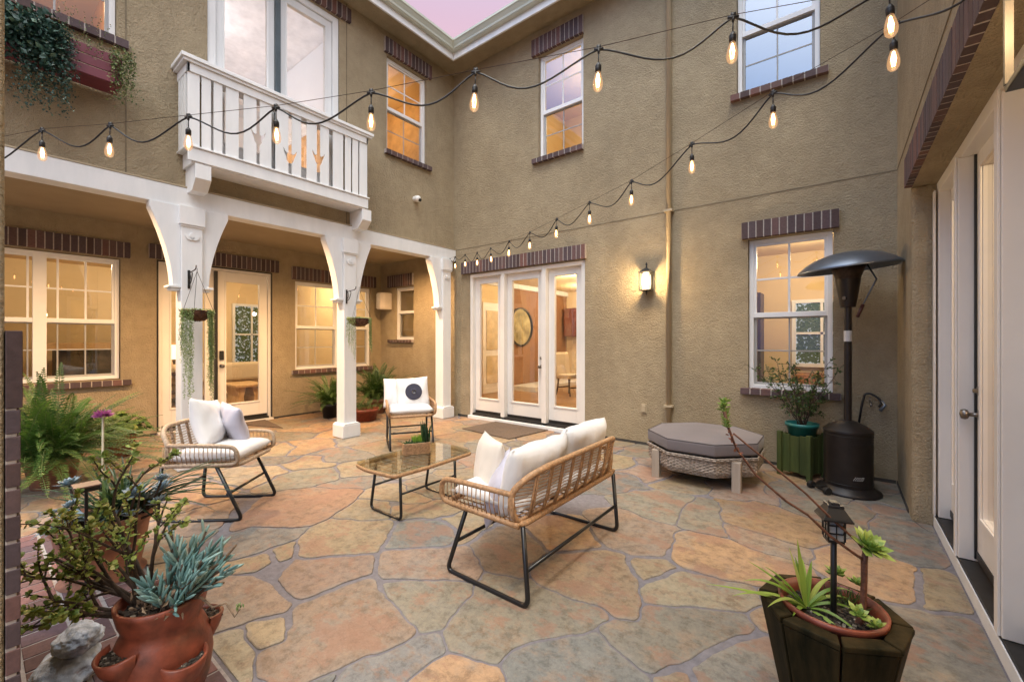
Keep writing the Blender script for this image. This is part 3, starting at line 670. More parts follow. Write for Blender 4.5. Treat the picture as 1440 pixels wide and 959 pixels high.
# --- right-hand doors (wall C)
fr=frame(TC,1.66,4.50,.10,2.595,[(3.68,3.755),(2.80,2.885),(2.0,2.08)],.135,.24,'french_door','pale glass doors on the right wall with black threshold',fw=.08)
q=MB(TC)
for a,b_ in ((3.695,3.74),(2.815,2.87),(4.43,4.49)): q.box(a,b_,.112,.1225,.10,2.53)
q.build('door_casing','doorwhite',fr,bevel=.003)
for (a,b_,hd) in ((3.758,4.418,None),(2.89,3.66,(3.60,.98,'bolt')),(2.085,2.795,None)):
    leaf(TC,a,b_,.125,2.53,.20,fr,None,handle=hd,stile=.11,glass='glass')
q=MB(TC); q.box(1.65,4.50,.118,.125,.0,.085); q.build('threshold','white',fr,bevel=.003)
q=MB(TC); q.box(1.65,4.50,.126,.42,.0,.098); q.build('threshold_strip','rubber',fr)
q=MB(TC); q.box(3.662,3.678,.188,.2,.12,2.53); q.build('weatherstrip','black',fr)
lintel(TC,1.5,4.52,2.602,2.825,fr,out=.045,dep=.095)
# columns
def column(yc,both=True):
    X0=-5.60; a0,a1=yc-.098,yc+.098
    mb=MB(); mb.box(X0,X0-.20,a0,a1,.20,2.863)
    # flared brackets
    def br(sgn):
        zs=[i/12 for i in range(13)]
        pts=[]
        for t in zs:
            z=2.0+t*.80; e_=.165+ .19*(t**1.7)
            pts.append((yc+sgn*e_,z))
        poly=[(yc+sgn*.099,2.0)]+pts+[(yc+sgn*.355,2.863),(yc+sgn*.099,2.863)]
        bb=MB(); bb.prism(poly,X0-.03,X0-.17,'x'); return bb
    col=mb.build('column','white',house,bevel=.008)
    q=MB(); q.box(X0+.04,X0-.24,yc-.138,yc+.138,.012,.19); q.prism([(yc-.138,.19),(yc+.138,.19),(yc+.105,.215),(yc-.105,.215)],X0+.035,X0-.235,'x'); q.build('base','white',col,bevel=.005)
    q=MB(); q.box(X0+.022,X0-.222,yc-.118,yc+.118,2.66,2.862); q.box(X0+.012,X0-.21,yc-.108,yc+.108,2.64,2.66); q.build('capital','white',col,bevel=.005)
    for s in ((-1,1) if both else (-1,)):
        br(s).build('bracket','white',col,bevel=.004)
        q=MB(); s0,s1=sorted((yc+s*.1,yc+s*.205)); q.box(X0-.012,X0-.188,s0,s1,1.975,1.999)
        s0,s1=sorted((yc+s*.1,yc+s*.18)); q.box(X0-.03,X0-.17,s0,s1,1.945,1.975); q.build('bracket_moulding','white',col,bevel=.003)
    # carved tulip relief
    q=MB()
    for ang,ln in ((-52,.085),(0,.09),(52,.085)):
        pts=[]
        for i in range(9):
            t=i/8; w=.020*math.sin(PI*t)**.8+.001; pts.append((t*ln,w))
        pl=[(a,b_) for a,b_ in pts]+[(a,-b_) for a,b_ in pts[::-1]]
        ca,sa=math.cos(R(90-ang)),math.sin(R(90-ang))
        q.prism([(yc+a*ca-b_*sa,2.50+a*sa+b_*ca) for a,b_ in pl],X0,X0+.012,'x')
    q.build('carved_tulip','white',col,bevel=.004)
for y_,bt in ((1.505,True),(3.395,True),(5.30,False)): column(y_,bt)
# balcony
bal=MB(); bal.box(XA,-5.40,1.45,3.50,3.285,3.44); bal.box(-5.38,-5.405,1.41,3.545,3.30,3.44)
bal.box(XA,-5.365,1.395,3.56,3.441,3.462)
BAL=bal.build('balcony','white',house,bevel=.005,label='white balcony with tulip cutouts between its boards')
q=MB(); q.box(XA,-5.335,1.345,3.61,4.345,4.385); q.box(XA+.001,-5.352,1.365,3.59,4.315,4.345); q.build('top_rail','white',BAL,bevel=.004)
q=MB(); q.box(-5.372,-5.398,1.40,3.535,4.225,4.314); q.box(XA,-5.372,1.40,1.426,4.225,4.314); q.box(XA,-5.372,3.509,3.535,4.225,4.314); q.build('rail_board','white',BAL,bevel=.003)
g_=[1.407,1.513,1.532,1.616,1.642,1.723,1.757,1.883,1.934,2.068,2.106,2.232,2.28,2.43,2.473,2.587,2.659,2.789,2.837,2.954,3.014,3.158,3.19,3.276,3.30,3.386,3.41,3.53]
def tul(side,yc,z0):  # half outline of a tulip cut, from bottom to top; side=+1 right half
    P=[(0,0),(.02,.03),(.030,.07),(.058,.135),(.060,.175),(.035,.13),(.012,.115),(0,.125)]
    return [(yc+side*a,z0+b_) for a,b_ in P]
tulips={4:3.695,6:3.60,8:3.70}
slats=[(g_[2*k],g_[2*k+1]) for k in range(14)]
for k,(a,b_) in enumerate(slats):
    lo,hi=3.463,4.224
    left=[(a,lo)]; right=[(b_,lo)]
    if k in tulips: # gap on the right of slat k
        z0=tulips[k]; gw=slats[k+1][0]-b_; c=b_+gw/2
        right+= [(min(b_,p[0]),p[1]) if 0 else (p[0],p[1]) for p in tul(-1,b_,z0)]
    if k-1 in tulips:
        z0=tulips[k-1]; left+=tul(1,a,z0)
    right.append((b_,hi)); left.append((a,hi))
    s=MB(); s.prism(right+left[::-1],-5.386,-5.40,'x'); s.build('baluster','white',BAL,bevel=.0)
for k in range(3):
    for y_ in (1.404,3.516): s=MB(); s.box(XA+.03+k*.09,XA+.09+k*.09,y_,y_+.014,3.463,4.224); s.build('baluster','white',BAL)
for y_ in (1.475,3.455):
    s=MB(); s.prism([(XA,3.02),(-5.50,3.02),(-5.385,3.13),(-5.385,3.284),(XA,3.284)],y_,y_+.145,'y'); s.build('bracket','white',BAL,bevel=.004)
# downspout
q=MB(); q.tube([(-1.745,YB-.045,.10),(-1.745,YB-.045,6.2),(-1.745,YB-.32,6.40)],.031,14); q.build('downspout','beige',house,smooth=True)
for z_ in (.55,3.06): q=MB(); q.box(-1.80,-1.69,YB-.085,YB,z_,z_+.025); q.build('downspout_strap','beige',house)
sm_=simple('screed',(.05,.045,.04),.8)
for bx in ((-5.6,-5.31,YB-.006,YB,.0,.045),(-2.97,.43,YB-.006,YB,.0,.04),(XP,XP+.006,3.34,YB,0,.035),(XP,XP+.006,-3,1.71,0,.035),(XC-.006,XC,4.7,YB,0,.04)): q=MB(); q.box(*bx); q.build('weep_screed',sm_,house)
# near pier on the left with brick trim
pr=empty('garden_wall','stucco wall end with a dark brick corner at the far left edge','wall',(-1.84,0,0))
q=MB(); q.box(-1.2,0,-.4,.063,0,4.2); q.build('wall_body','stucco',pr,bevel=.012,seg=3)
q=MB(); q.box(-.03,-.002,.064,.085,0,1.44,0.0)
q.box(-.11,.001,.064,.096,1.225,1.444,.6)
z=1.22; 
while z>.0: q.box(-.2,.001,.064,.092,z-.066,z,random.uniform(.1,1)); z-=.075
q.build('brick_trim','brick',pr,bevel=.002)
# ------------------------------------------------------------ rooms behind the glass
WALLC=simple('interior_wall',(.68,.53,.31),.8,0,.03,2); CEIL=simple('interior_ceiling',(.68,.52,.30),.8,0,.02,2)
WFL=mk_wood('wood_floor',(.22,.12,.05),(.36,.21,.10),3,.35,(1,6,1),.05); BRW=simple('brown_wall',(.27,.135,.065),.75,0,.08,3)
DARK=simple('dark_wood',(.035,.014,.009),.45,0,.2,5); UPH=mk_cloth('upholstery',(.62,.52,.38),.3)
def room(x0,x1,y0,y1,z0,z1,wallm,open_side,floor=WFL,ceil=CEIL):
    w=MB()
    if open_side!='y0': w.quad((x0,y0,z0),(x1,y0,z0),(x1,y0,z1),(x0,y0,z1))
    if open_side!='y1': w.quad((x0,y1,z0),(x1,y1,z0),(x1,y1,z1),(x0,y1,z1))
    if open_side!='x0': w.quad((x0,y0,z0),(x0,y1,z0),(x0,y1,z1),(x0,y0,z1))
    if open_side!='x1': w.quad((x1,y0,z0),(x1,y1,z0),(x1,y1,z1),(x1,y0,z1))
    w.build('room_wall',wallm,house,recalc=False)
    f=MB(); f.quad((x0,y0,z0),(x1,y0,z0),(x1,y1,z0),(x0,y1,z0)); f.build('room_floor',floor,house,recalc=False)
    f=MB(); f.quad((x0,y0,z1),(x1,y0,z1),(x1,y1,z1),(x0,y1,z1)); f.build('room_ceiling',ceil,house,recalc=False)
def lamp(x,y,z,p,col=(1,.79,.50),r=.10):
    d=bpy.data.lights.new('ceiling_light','POINT'); d.energy=p; d.color=col; d.shadow_soft_size=r
    o=bpy.data.objects.new('ceiling_light',d); COL.objects.link(o); o.location=(x,y,z); o.parent=house
t=.165
room(-7.10,-2.2,YB+t,12.0,.05,2.95,WALLC,'y0'); lamp(-5.0,8.6,2.6,130)
lamp(-5.6,10.8,2.6,120); lamp(-5.2,6.4,2.7,41.8); lamp(-3.0,6.6,2.7,41.8)
room(-2.1,1.6,YB+t,9.0,.0,2.95,WALLC,'y0'); lamp(-.3,7.4,2.6,105); 
room(-4.9,-2.2,YB+t,8.2,3.9,6.3,WALLC,'y0'); lamp(-3.4,7.0,5.6,57.0)
room(-1.9,.4,YB+t,8.2,3.9,6.3,simple('blue_reflection_room',(.12,.22,.42),.8),'y0',ceil=simple('blue_reflection_ceiling',(.15,.25,.45),.8)); lamp(-.8,7.2,5.6,3,(1,.9,.8))  # the pane's blue sky reflection is put into the room's wall and ceiling colour
room(-12.6,XP-t,-2.9,5.6,.03,2.98,WALLC,'x1'); lamp(-9.6,.9,2.7,85.5); lamp(-9.8,3.0,2.7,114.0); lamp(-10.2,4.8,2.7,57.0)
room(-8.0,-6.55,YB+t,6.95,.05,2.95,WALLC,'y0'); lamp(-7.2,7,2.5,30.4)
room(-9.2,XA-t,3.6,YB-.05,3.9,6.25,simple('amber_wall',(.60,.42,.22),.8),'x1'); lamp(-7.2,4.6,5.7,38,(1,.62,.28))
room(-9.4,XA-t,1.2,3.55,3.45,6.25,simple('orange_lit_wall',(.66,.40,.18),.8),'x1',ceil=simple('pale_ceiling',(.8,.8,.82),.8)); lamp(-7.6,2.4,4.4,80,(1,.84,.70))  # orange lamplight low in the room is put into the wall colour
room(-9.4,XA-t,-2.9,1.15,3.9,6.25,simple('amber_wall_two',(.60,.36,.14),.8),'x1'); lamp(-7.2,.2,5.6,57.0,(1,.62,.28))
room(.44+.25,4.0,-.9,4.7,.10,2.95,WALLC,'x0'); lamp(2.0,3.2,2.6,114.0); lamp(2.0,1.2,2.6,76.0)
# porch light: recessed can in the porch ceiling
for y_ in (.6,2.45,4.6):
    q=MB(); q.lathe([(.075,3.048),(.075,3.035),(.055,3.03),(.055,3.046)],(-6.22,y_,0),24); q.build('porch_light','white',house,smooth=True)
    q=MB(); q.disc((-6.22,y_,3.040),.055); q.build('porch_light_lens',emis('porch_bulb',(1,.70,.38),4),house)
    d=bpy.data.lights.new('porch_lamp','SPOT'); d.energy=320; d.color=(1,.60,.28); d.spot_size=R(160); d.spot_blend=.8; d.shadow_soft_size=.06
    o=bpy.data.objects.new('porch_lamp',d); COL.objects.link(o); o.location=(-6.22,y_,2.97); o.parent=house
# dining room: accent wall, panelled door, mirror, chair, cabinet
q=MB(); q.box(-7.095,-7.06,9.0,11.99,.05,2.95); q.build('accent_wall',BRW,house)
q=MB(); q.box(-6.228,-7.04,9.0,11.98,.05,.17); q.build('baseboard','white',house)
q=MB(); q.box(-7.095,-6.98,7.0,11.98,2.80,2.945); q.build('crown_moulding','white',house,bevel=.03)
q=MB(); q.box(-7.09,-7.05,7.9,8.75,.05,2.35); dr=q.build('interior_door','doorwhite',house,bevel=.01)
for a_,b_ in ((.3,1.0),(1.15,2.15)): q=MB(); q.box(-7.048,-7.035,8.02,8.63,a_,b_); q.build('door_panel',simple('door_panel_paint',(.60,.48,.30),.5),dr,bevel=.01)
q=MB(); q.box(-6.85,-5.9,11.97,11.985,.05,2.3); q.build('doorway_light_wall',simple('doorway_light_tone',(.8,.66,.42),.8),house)  # flat pale panel; the lit doorway's brightness is painted into its colour
mi=empty('round_mirror','round dark-framed mirror on the brown dining room wall','mirror',(-7.02,9.45,1.76))
tlt=Matrix.Rotation(PI/2,3,'Y')
q=MB(); q.lathe([(.50,-.025),(.54,-.025),(.54,.03),(.50,.03)],(0,0,0),40,tilt=tlt); q.build('mirror_frame','black',mi,smooth=True)
q=MB(); q.lathe([(.001,.0),(.505,.0)],(0,0,0),40,tilt=tlt); q.build('mirror_glass',simple('mirror_silver',(.5,.55,.5),.03,1,.3,4),mi)
def dining_chair(loc,rz,label):
    c=empty('dining_chair',label,'chair',loc,rz)
    q=MB(); q.box(-.23,.23,-.22,.22,.42,.52); q.build('seat',UPH,c,bevel=.02)
    q=MB(); q.prism([(.17,.50),(.25,.50),(.34,1.02),(.28,1.06),(.24,1.0)],-.22,.22,'x'); q.build('backrest',UPH,c,bevel=.03,seg=3)
    for sx in (-1,1):
        for sy in (-1,1):
            q=MB(); q.tube([(sx*.19,sy*.18,.42),(sx*.2,sy*.2,.2),(sx*.21,sy*.24,0)],[.024,.02,.014],8); q.build('leg',DARK,c,smooth=True)
    q=MB(); q.box(-.19,.19,-.19,-.17,.18,.21); q.box(-.19,.19,.17,.19,.18,.21); q.build('stretcher',DARK,c)
dining_chair((-5.25,9.05,.05),R(75),'tan upholstered dining chair seen through the right glass panel')
dt=empty('dining_table','edge of a dark dining table beside the upholstered chair','table',(-4.45,9.4,.05))
q=MB(); q.box(-.42,.42,-.6,.6,.70,.75); q.build('tabletop',DARK,dt,bevel=.01)
for sx in (-1,1):
    for sy in (-1,1): q=MB(); q.box(sx*.34-.04,sx*.34+.04,sy*.5-.04,sy*.5+.04,0,.70); q.build('leg',DARK,dt)
cb=empty('wall_cabinet','dark red wall cabinet beyond the dining chair','cabinet',(-6.62,11.8,1.5))
q=MB(); q.box(-.35,.35,-.15,.15,0,.9); q.build('cabinet_body',simple('cherry_wood',(.12,.03,.015),.35),cb,bevel=.01)
q=MB(); q.box(-.33,-.01,-.17,-.151,.02,.88); q.box(.01,.33,-.17,-.151,.02,.88); q.build('cabinet_door',simple('cherry_wood_two',(.14,.036,.018),.35),cb,bevel=.01)
# kitchen / den behind the heater window
bk=empty('bookcase','tall dark bookcase seen through the window by the heater','bookcase',(-1.55,8.3,0))
q=MB(); q.box(-.5,-.44,-.2,.2,0,2.2); q.box(.44,.5,-.2,.2,0,2.2); q.box(-.44,.44,.17,.2,0,2.2); q.box(-.03,.03,-.2,.17,0,2.2); q.build('case',DARK,bk)
for z in (.3,.65,1.0,1.35,1.7,2.1): q=MB(); q.box(-.44,.44,-.19,.17,z,z+.03); q.build('shelf',DARK,bk)
q=MB()
for k in range(30):
    z=random.choice((.33,.68,1.03,1.38,1.73)); x=random.uniform(-.4,.38); q.box(x,x+.03,-.1,.1,z,z+random.uniform(.15,.24),random.random())
q.build('books',leafmat('book_spines',(.5,.4,.3),(.08,.05,.04),transl=0),bk)
GARD=leafmat('outdoor_view_foliage',(.02,.06,.015),(.06,.12,.03),transl=0)
def far_window(x0,x1,y,z0,z1,axis='y',lab=''):
    T=(lambda u,w,z:(u,y+w,z)) if axis=='y' else (lambda u,w,z:(y-w,u,z))
    q=MB(T); f=.06
    for bx in ((x0-f,x0,z0-f,z1+f),(x1,x1+f,z0-f,z1+f),(x0,x1,z0-f,z0),(x0,x1,z1,z1+f),((x0+x1)/2-.02,(x0+x1)/2+.02,z0,z1),(x0,x1,(z0+z1)/2-.02,(z0+z1)/2+.02)): q.box(bx[0],bx[1],-.05,-.003,bx[2],bx[3])
    fr=q.build('far_window','white',house)
    q=MB(T); q.quad((x0,-.006,z0),(x1,-.006,z0),(x1,-.006,z1),(x0,-.006,z1)); q.build('far_window_light',emis('evening_sky_beyond',(.40,.50,.62),.40),fr)
    q=MB(T)
    for k in range(1500):
        u=random.uniform(x0+.02,x1-.02); z=z0+.02+(z1-z0)*.97*random.random()**.9; s=random.uniform(.015,.035)
        q.quad((u-s,-.012,z),(u,-.016,z-s),(u+s,-.012,z),(u,-.02,z+s),random.random())
    q.build('garden_view',GARD,fr,recalc=False)
far_window(-.62,.12,8.98,1.0,2.05)
q=MB(); q.box(-.62,1.4,8.3,8.9,0,.85); q.build('kitchen_counter',simple('counter',(.30,.14,.07),.5),house,bevel=.01)
# living room
far_window(2.1,2.75,-12.58,1.1,2.6,'x'); far_window(4.3,5.1,-12.58,.8,2.3,'x')
so=empty('indoor_sofa','cream sofa inside the living room seen through the porch door','sofa',(-11.6,3.6,.03),-PI/2)
q=MB(); q.box(-1.1,1.1,-.45,.35,.12,.42); q.build('seat',UPH,so,bevel=.05,seg=3)
q=MB(); q.box(-1.1,1.1,.2,.45,.42,.85); q.build('backrest',UPH,so,bevel=.07,seg=3)
for s in (-1,1): q=MB(); q.box(s*1.0-.1,s*1.0+.1,-.45,.35,.42,.62); q.build('armrest',UPH,so,bevel=.05,seg=3)
ct=empty('coffee_table','carved pale wood coffee table inside the porch door','table',(-9.9,3.55,.03))
PW=mk_wood('pale_wood',(.42,.26,.12),(.58,.40,.22),5,.5)
q=MB(); q.box(-.45,.45,-.3,.3,.42,.47); q.build('tabletop',PW,ct,bevel=.01)
for sy in (-1,1): q=MB(); q.prism([(sy*.05,.42),(sy*.26,.42),(sy*.18,.22),(sy*.28,0),(sy*.06,0),(sy*.10,.22)],-.3,.3,'x'); q.build('leg',PW,ct,bevel=.01)
tl=empty('table_lamp','glowing shaded table lamp seen through the left porch door panel','lamp',(-11.2,2.62,.72))
q=MB(); q.lathe([(.001,0),(.09,0),(.10,.03),(.06,.15),(.03,.28),(.012,.32)],n=20); q.build('lamp_base',simple('ceramic',(.5,.42,.32),.3),tl,smooth=True)
q=MB(); q.lathe([(.18,.28),(.13,.58)],n=28); q.build('lamp_shade',emis('lamp_shade_glow',(1,.74,.42),2.2),tl,smooth=True,recalc=False)
cs=empty('side_console','low dark console under the table lamp','table',(-11.2,2.62,.03))
q=MB(); q.box(-.25,.25,-.35,.35,.63,.69); q.box(-.25,.25,-.35,.35,.25,.29); q.build('console_top',DARK,cs)
for sx in (-1,1):
    for sy in (-1,1): q=MB(); q.box(sx*.22-.02,sx*.22+.02,sy*.32-.02,sy*.32+.02,0,.63); q.build('leg',DARK,cs)
fp=empty('fireplace','dark stone fireplace seen through the wide porch window','fireplace',(-11.8,1.9,.03))
q=MB(); q.box(-.25,.25,-.9,.9,0,1.2); q.build('surround',simple('fireplace_stone',(.06,.045,.035),.6,0,.5,6),fp)
q=MB(); q.box(-.2,.4,-1.05,1.05,1.2,1.32); q.build('mantel',PW,fp,bevel=.01)
q=MB(); q.box(.252,.27,-.45,.45,.15,.8); q.build('firebox','black',fp)
pf=empty('framed_picture','framed picture inside the room by the second porch window','picture',(-12.55,5.35,1.3))
q=MB(); q.box(0,.03,-.3,.3,0,.5); q.build('picture_frame',PW,pf); q=MB(); q.box(.031,.034,-.25,.25,.05,.45); q.build('picture',simple('print',(.45,.38,.28),.6,0,.4,9),pf)
# hall behind right doors
q=MB(); q.box(2.6,2.65,3.9,4.65,.1,2.2); q.box(2.58,2.599,4.0,4.55,.3,1.0); q.box(2.58,2.599,4.0,4.55,1.15,2.0); q.build('interior_door','doorwhite',house,bevel=.01)

ip=empty('indoor_palm','feathery indoor plant standing inside the window by the heater','plant',(-.50,6.7,.0))
q=MB(); q.lathe([(.001,0),(.12,0),(.15,.35),(.001,.33)],n=20); q.build('pot',DARK,ip,smooth=True)
PALM=(ip,)

q=MB(); q.disc((-7.5,1.95,6.24),.10); q.build('ceiling_lamp',emis('ceiling_lamp_glow',(1,.93,.82),9),house)

q=MB(); c_=(4.9,6.24)  # added pale liner; the upper panes' pale sky reflection is in its colour
q.quad((-9.39,1.21,c_[0]),(-9.39,3.54,c_[0]),(-9.39,3.54,c_[1]),(-9.39,1.21,c_[1]))
q.quad((-9.39,3.54,c_[0]),(-5.9,3.54,c_[0]),(-5.9,3.54,c_[1]),(-9.39,3.54,c_[1]))
q.quad((-9.39,1.21,c_[0]),(-5.9,1.21,c_[0]),(-5.9,1.21,c_[1]),(-9.39,1.21,c_[1]))
q.build('pale_reflection_liner',simple('pale_reflection_tone',(.72,.74,.78),.8,0,.02,2),house,recalc=False)
d=bpy.data.lights.new('ceiling_light','POINT'); d.energy=24; d.color=(.95,.96,1.0); d.shadow_soft_size=.12; o=bpy.data.objects.new('ceiling_light',d); COL.objects.link(o); o.location=(-7.5,1.95,5.95); o.parent=house
# ------------------------------------------------------------ rattan furniture
def sled(x,foot,top,zt,rad=.014,fr=.055):
    """foot=(y front,y back) on the floor, top=(y front,y back) at zt"""
    P=[(x,top[0],zt),(x,foot[0],rad),(x,foot[1],rad),(x,top[1],zt)]
    m=MB(); m.tube(rounded(P,[0,fr,fr,0],6),rad,10); return m
def pillow(w,h,t,N=18,seed=0,pinch=.07,wr=.012,p=2.6):
    m=MB(); rs=random.Random(seed); off=Vector((rs.random()*9,rs.random()*9,rs.random()*9))
    for side in (1,-1):
        I=[]
        for i in range(N+1):
            row=[]
            for j in range(N+1):
                u=-1+2*i/N; v=-1+2*j/N
                th=max(0,(1-abs(u)**p))**.55*max(0,(1-abs(v)**p))**.55
                x=w/2*u*(1-pinch*(1-v*v)); z=h/2*v*(1-pinch*(1-u*u))
                n=noise.noise(Vector((x*7,z*7,side*2.0))+off)*wr+noise.noise(Vector((x*18,z*9,side*3.0))+off)*wr*.5
                y=side*(t/2*th+n*th)
                row.append(m.V((x,y,z)))
            I.append(row)
        for i in range(N):
            for j in range(N):
                q=[I[i][j],I[i+1][j],I[i+1][j+1],I[i][j+1]]
                m.face(q if side<0 else q[::-1])
    return m
def finish_pillow(m,name,mat,loc,rot,label,cat='cushion',group=None,parent=None,weld=True):
    o=m.build(name,mat,parent,smooth=True,recalc=False)
    bm=bmesh.new(); bm.from_mesh(o.data); bmesh.ops.remove_doubles(bm,verts=bm.verts,dist=.0004); bmesh.ops.recalc_face_normals(bm,faces=bm.faces); bm.to_mesh(o.data); bm.free()
    o.location=loc; o.rotation_euler=rot
    if label: tag(o,label,cat,group)
    return o
def pad(w,d,t,loc,rz,name,mat,label,cat='cushion',group=None,seed=0):
    m=pillow(w,d,t,16,seed,.0,.006,6)
    o=finish_pillow(m,name,mat,loc,(PI/2,0,rz),label,cat,group); return o
def rattan_seat(name,label,cat,loc,rz,hw,mat='rattan',nback=9,canes=True,back_top=.725,group=None,sx=.04,ff=0):
    c=empty(name,label,cat,loc,rz,group)
    for s in (-1,1):
        m=sled(s*(hw-sx),(-.30-ff,.31),(-.135,.275),.43); m.build('sled_leg','tube',c,smooth=True)
        for yy in (-.24,.25):
            q=MB(); q.tube([(s*(hw-sx),yy,.0),(s*(hw-sx),yy,.014)],.009,8); q.build('foot_pad','black',c)
    for yy,zz in ((-.215,.215),(.295,.20)):
        q=MB(); q.tube([(-(hw-sx),yy,zz),((hw-sx),yy,zz)],.011,8); q.build('crossbar','tube',c,smooth=True)
    # seat ring
    q=MB(); ring=rounded([(-hw+.02,-.29,.437),(hw-.02,-.29,.437),(hw-.02,.27,.437),(-hw+.02,.27,.437)],.07,5,True)
    q.tube(ring,.017,8,True)
    k=int(hw*2/.05)
    for i in range(1,k): x=-hw+.02+(2*hw-.04)*i/k; q.tube([(x,-.285,.437),(x,.265,.437)],.0045,5)
    q.build('seat_frame',mat,c,smooth=True)
    # arms
    for s in (-1,1):
        a=hw; P=[(s*a,.225,.60),(s*(a+.01),-.18,.595),(s*(a+.01),-.29,.585),(s*a,-.31,.455),(s*(a-.01),-.20,.445),(s*(a-.01),.27,.440)]
        q=MB(); q.tube(rounded(P,[0,.05,.075,.06,.04,0],6),.016,8); 
        q.build('arm_rail',mat,c,smooth=True)
        q=MB()
        for i in range(17):
            y=-.28+i*.033; zt=.585 if y>-.26 else .57
            q.tube([(s*(a+.008),y,zt+.005),(s*(a+.012),y,.52),(s*(a-.008),y,.445)],.0032,5)
        q.build('arm_canes',mat,c,smooth=True)
    # back hoop
    yb=lambda z:.262+(z-.44)*.26
    def P3(x,z):
        e=hw-(.20 if hw>.5 else .12); t=max(0,min(1,(abs(x)-e)/(hw-e))); return (x,yb(z)-.085*t*t*min(1,max(.25,(z-.42)/.12)),z)
    zt=back_top
    hoop=[P3(-hw,.60),P3(-hw+.01,.47),P3(-hw+.07,.43),P3(hw-.07,.43),P3(hw-.01,.47),P3(hw,.60),P3(hw-.06,zt-.04),P3(hw-.17 if hw>.5 else hw-.14,zt),P3(-hw+.17 if hw>.5 else -hw+.14,zt),P3(-hw+.06,zt-.04)]
    q=MB(); q.tube(rounded(hoop,[.05,.04,.05,.05,.04,.05,.08,.08,.08,.08],5,True),.018,10,True); q.build('back_hoop',mat,c,smooth=True)
    q=MB(); q.tube([P3(-hw+.03,.455),P3(hw-.03,.455)],.011,6)
    def ztop(x):
        ax=abs(x); e=hw-(.15 if hw>.5 else .12)
        return zt if ax<e else zt-(ax-e)/(hw-e)*(zt-.60)
    for i in range(1,nback+1):
        x=-hw+2*hw*i/(nback+1)
        for dx in (-.008,.008): pm=P3(x+dx,.55); q.tube([P3(x+dx,.43),(pm[0],pm[1]+.01,.55),P3(x+dx,ztop(x))],.0065,6)
    q.build('back_canes',mat,c,smooth=True)
    if canes:
        q=MB()
        z=.48
        while z<zt-.02:
            xx=hw-.01
            if z>.60: 
                e=hw-(.15 if hw>.5 else .12); xx=e+(zt-z)/(zt-.60)*(hw-e)
            y=yb(z)-.006; n=max(6,int(xx*2/.06)); 
            q.tube([(-xx+2*xx*i/n,P3(-xx+2*xx*i/n,z)[1]-.006+(.006 if i%2 else -.004),z) for i in range(n+1)],.0032,4,caps=False); z+=.021
        q.build('back_weave',mat,c,smooth=True)
    return c
SX,SY=-1.60,2.36
ls=rattan_seat('loveseat','honey rattan loveseat with black sled legs, seen from behind','loveseat',(SX,SY,0),-PI/2,.60)
c1=rattan_seat('rattan_armchair','rattan armchair on the left holding a white and a lilac pillow','armchair',(-4.10,1.295,0),R(131),.275,'rattan_pale',5,sx=.012,ff=.03,group='rattan armchairs round the table')
c2=rattan_seat('rattan_armchair','rattan armchair facing the camera beyond the glass table','armchair',(-4.57,3.64,0),R(58),.29,'rattan',5,sx=.02,group='rattan armchairs round the table')
def wpt(c,p):
    a=c.rotation_euler.z; return (c.location.x+p[0]*math.cos(a)-p[1]*math.sin(a),c.location.y+p[0]*math.sin(a)+p[1]*math.cos(a),p[2])
pad(1.12,.54,.105,wpt(ls,(0,-.02,.502)),ls.rotation_euler.z,'seat_cushion','cush','long white seat cushion on the loveseat',seed=1)
pad(.56,.53,.105,wpt(c1,(0,-.03,.502)),c1.rotation_euler.z,'seat_cushion','cush','white seat cushion on the left armchair',seed=2)
pad(.56,.53,.105,wpt(c2,(0,-.03,.502)),c2.rotation_euler.z,'seat_cushion','cush','white seat cushion on the armchair beyond the table',seed=3)
def put(c,p,size,tilt,turn,mat,name,label,seed,pinch=.07,wr=.014,roll=0,pw=2.6):
    return finish_pillow(pillow(size[0],size[1],size[2],20,seed,pinch,wr,pw),name,mat,wpt(c,p),(R(tilt),R(roll),c.rotation_euler.z+R(turn)),label)
put(ls,(-.28,.155,.645),(.565,.40,.16),-15,0,'cush','back_cushion','white back cushion at the far end of the loveseat',11,.01,.016,0,5)
put(ls,(.28,.155,.625),(.565,.40,.16),-15,0,'cush','back_cushion','white back cushion at the near end of the loveseat',12,.01,.016,0,5)
finish_pillow(pillow(.50,.37,.13,20,13,.05,.018,3.2),'throw_pillow','cream',(-1.82,2.09,.60),(R(-10),R(-3),R(-36)),'cream throw pillow standing at the near end of the loveseat')
finish_pillow(pillow(.36,.34,.12,20,14,.03,.01,2.4),'throw_pillow','lilac',(-1.62,1.95,.535),(R(-24),R(22),R(-52)),'lilac pillow wedged behind the near arm of the loveseat')
put(c1,(.12,.15,.70),(.52,.44,.18),-18,10,'pillow','throw_pillow','plump white pillow leaning back in the left armchair',15,.10,.034,10)
put(c1,(.17,-.02,.68),(.36,.36,.13),-14,52,'lilac','throw_pillow','pale lilac pillow beside the white pillow in the left armchair',16,.08,.026,-6)
put(c2,(-.13,.15,.69),(.40,.40,.14),-14,-4,'pillow','throw_pillow','plain white pillow behind the dotted pillow',17,.05)
dp=put(c2,(.05,.06,.70),(.44,.40,.14),-13,4,'pillow','throw_pillow','white pillow printed with one large navy dot',18,.05,.010,-3)
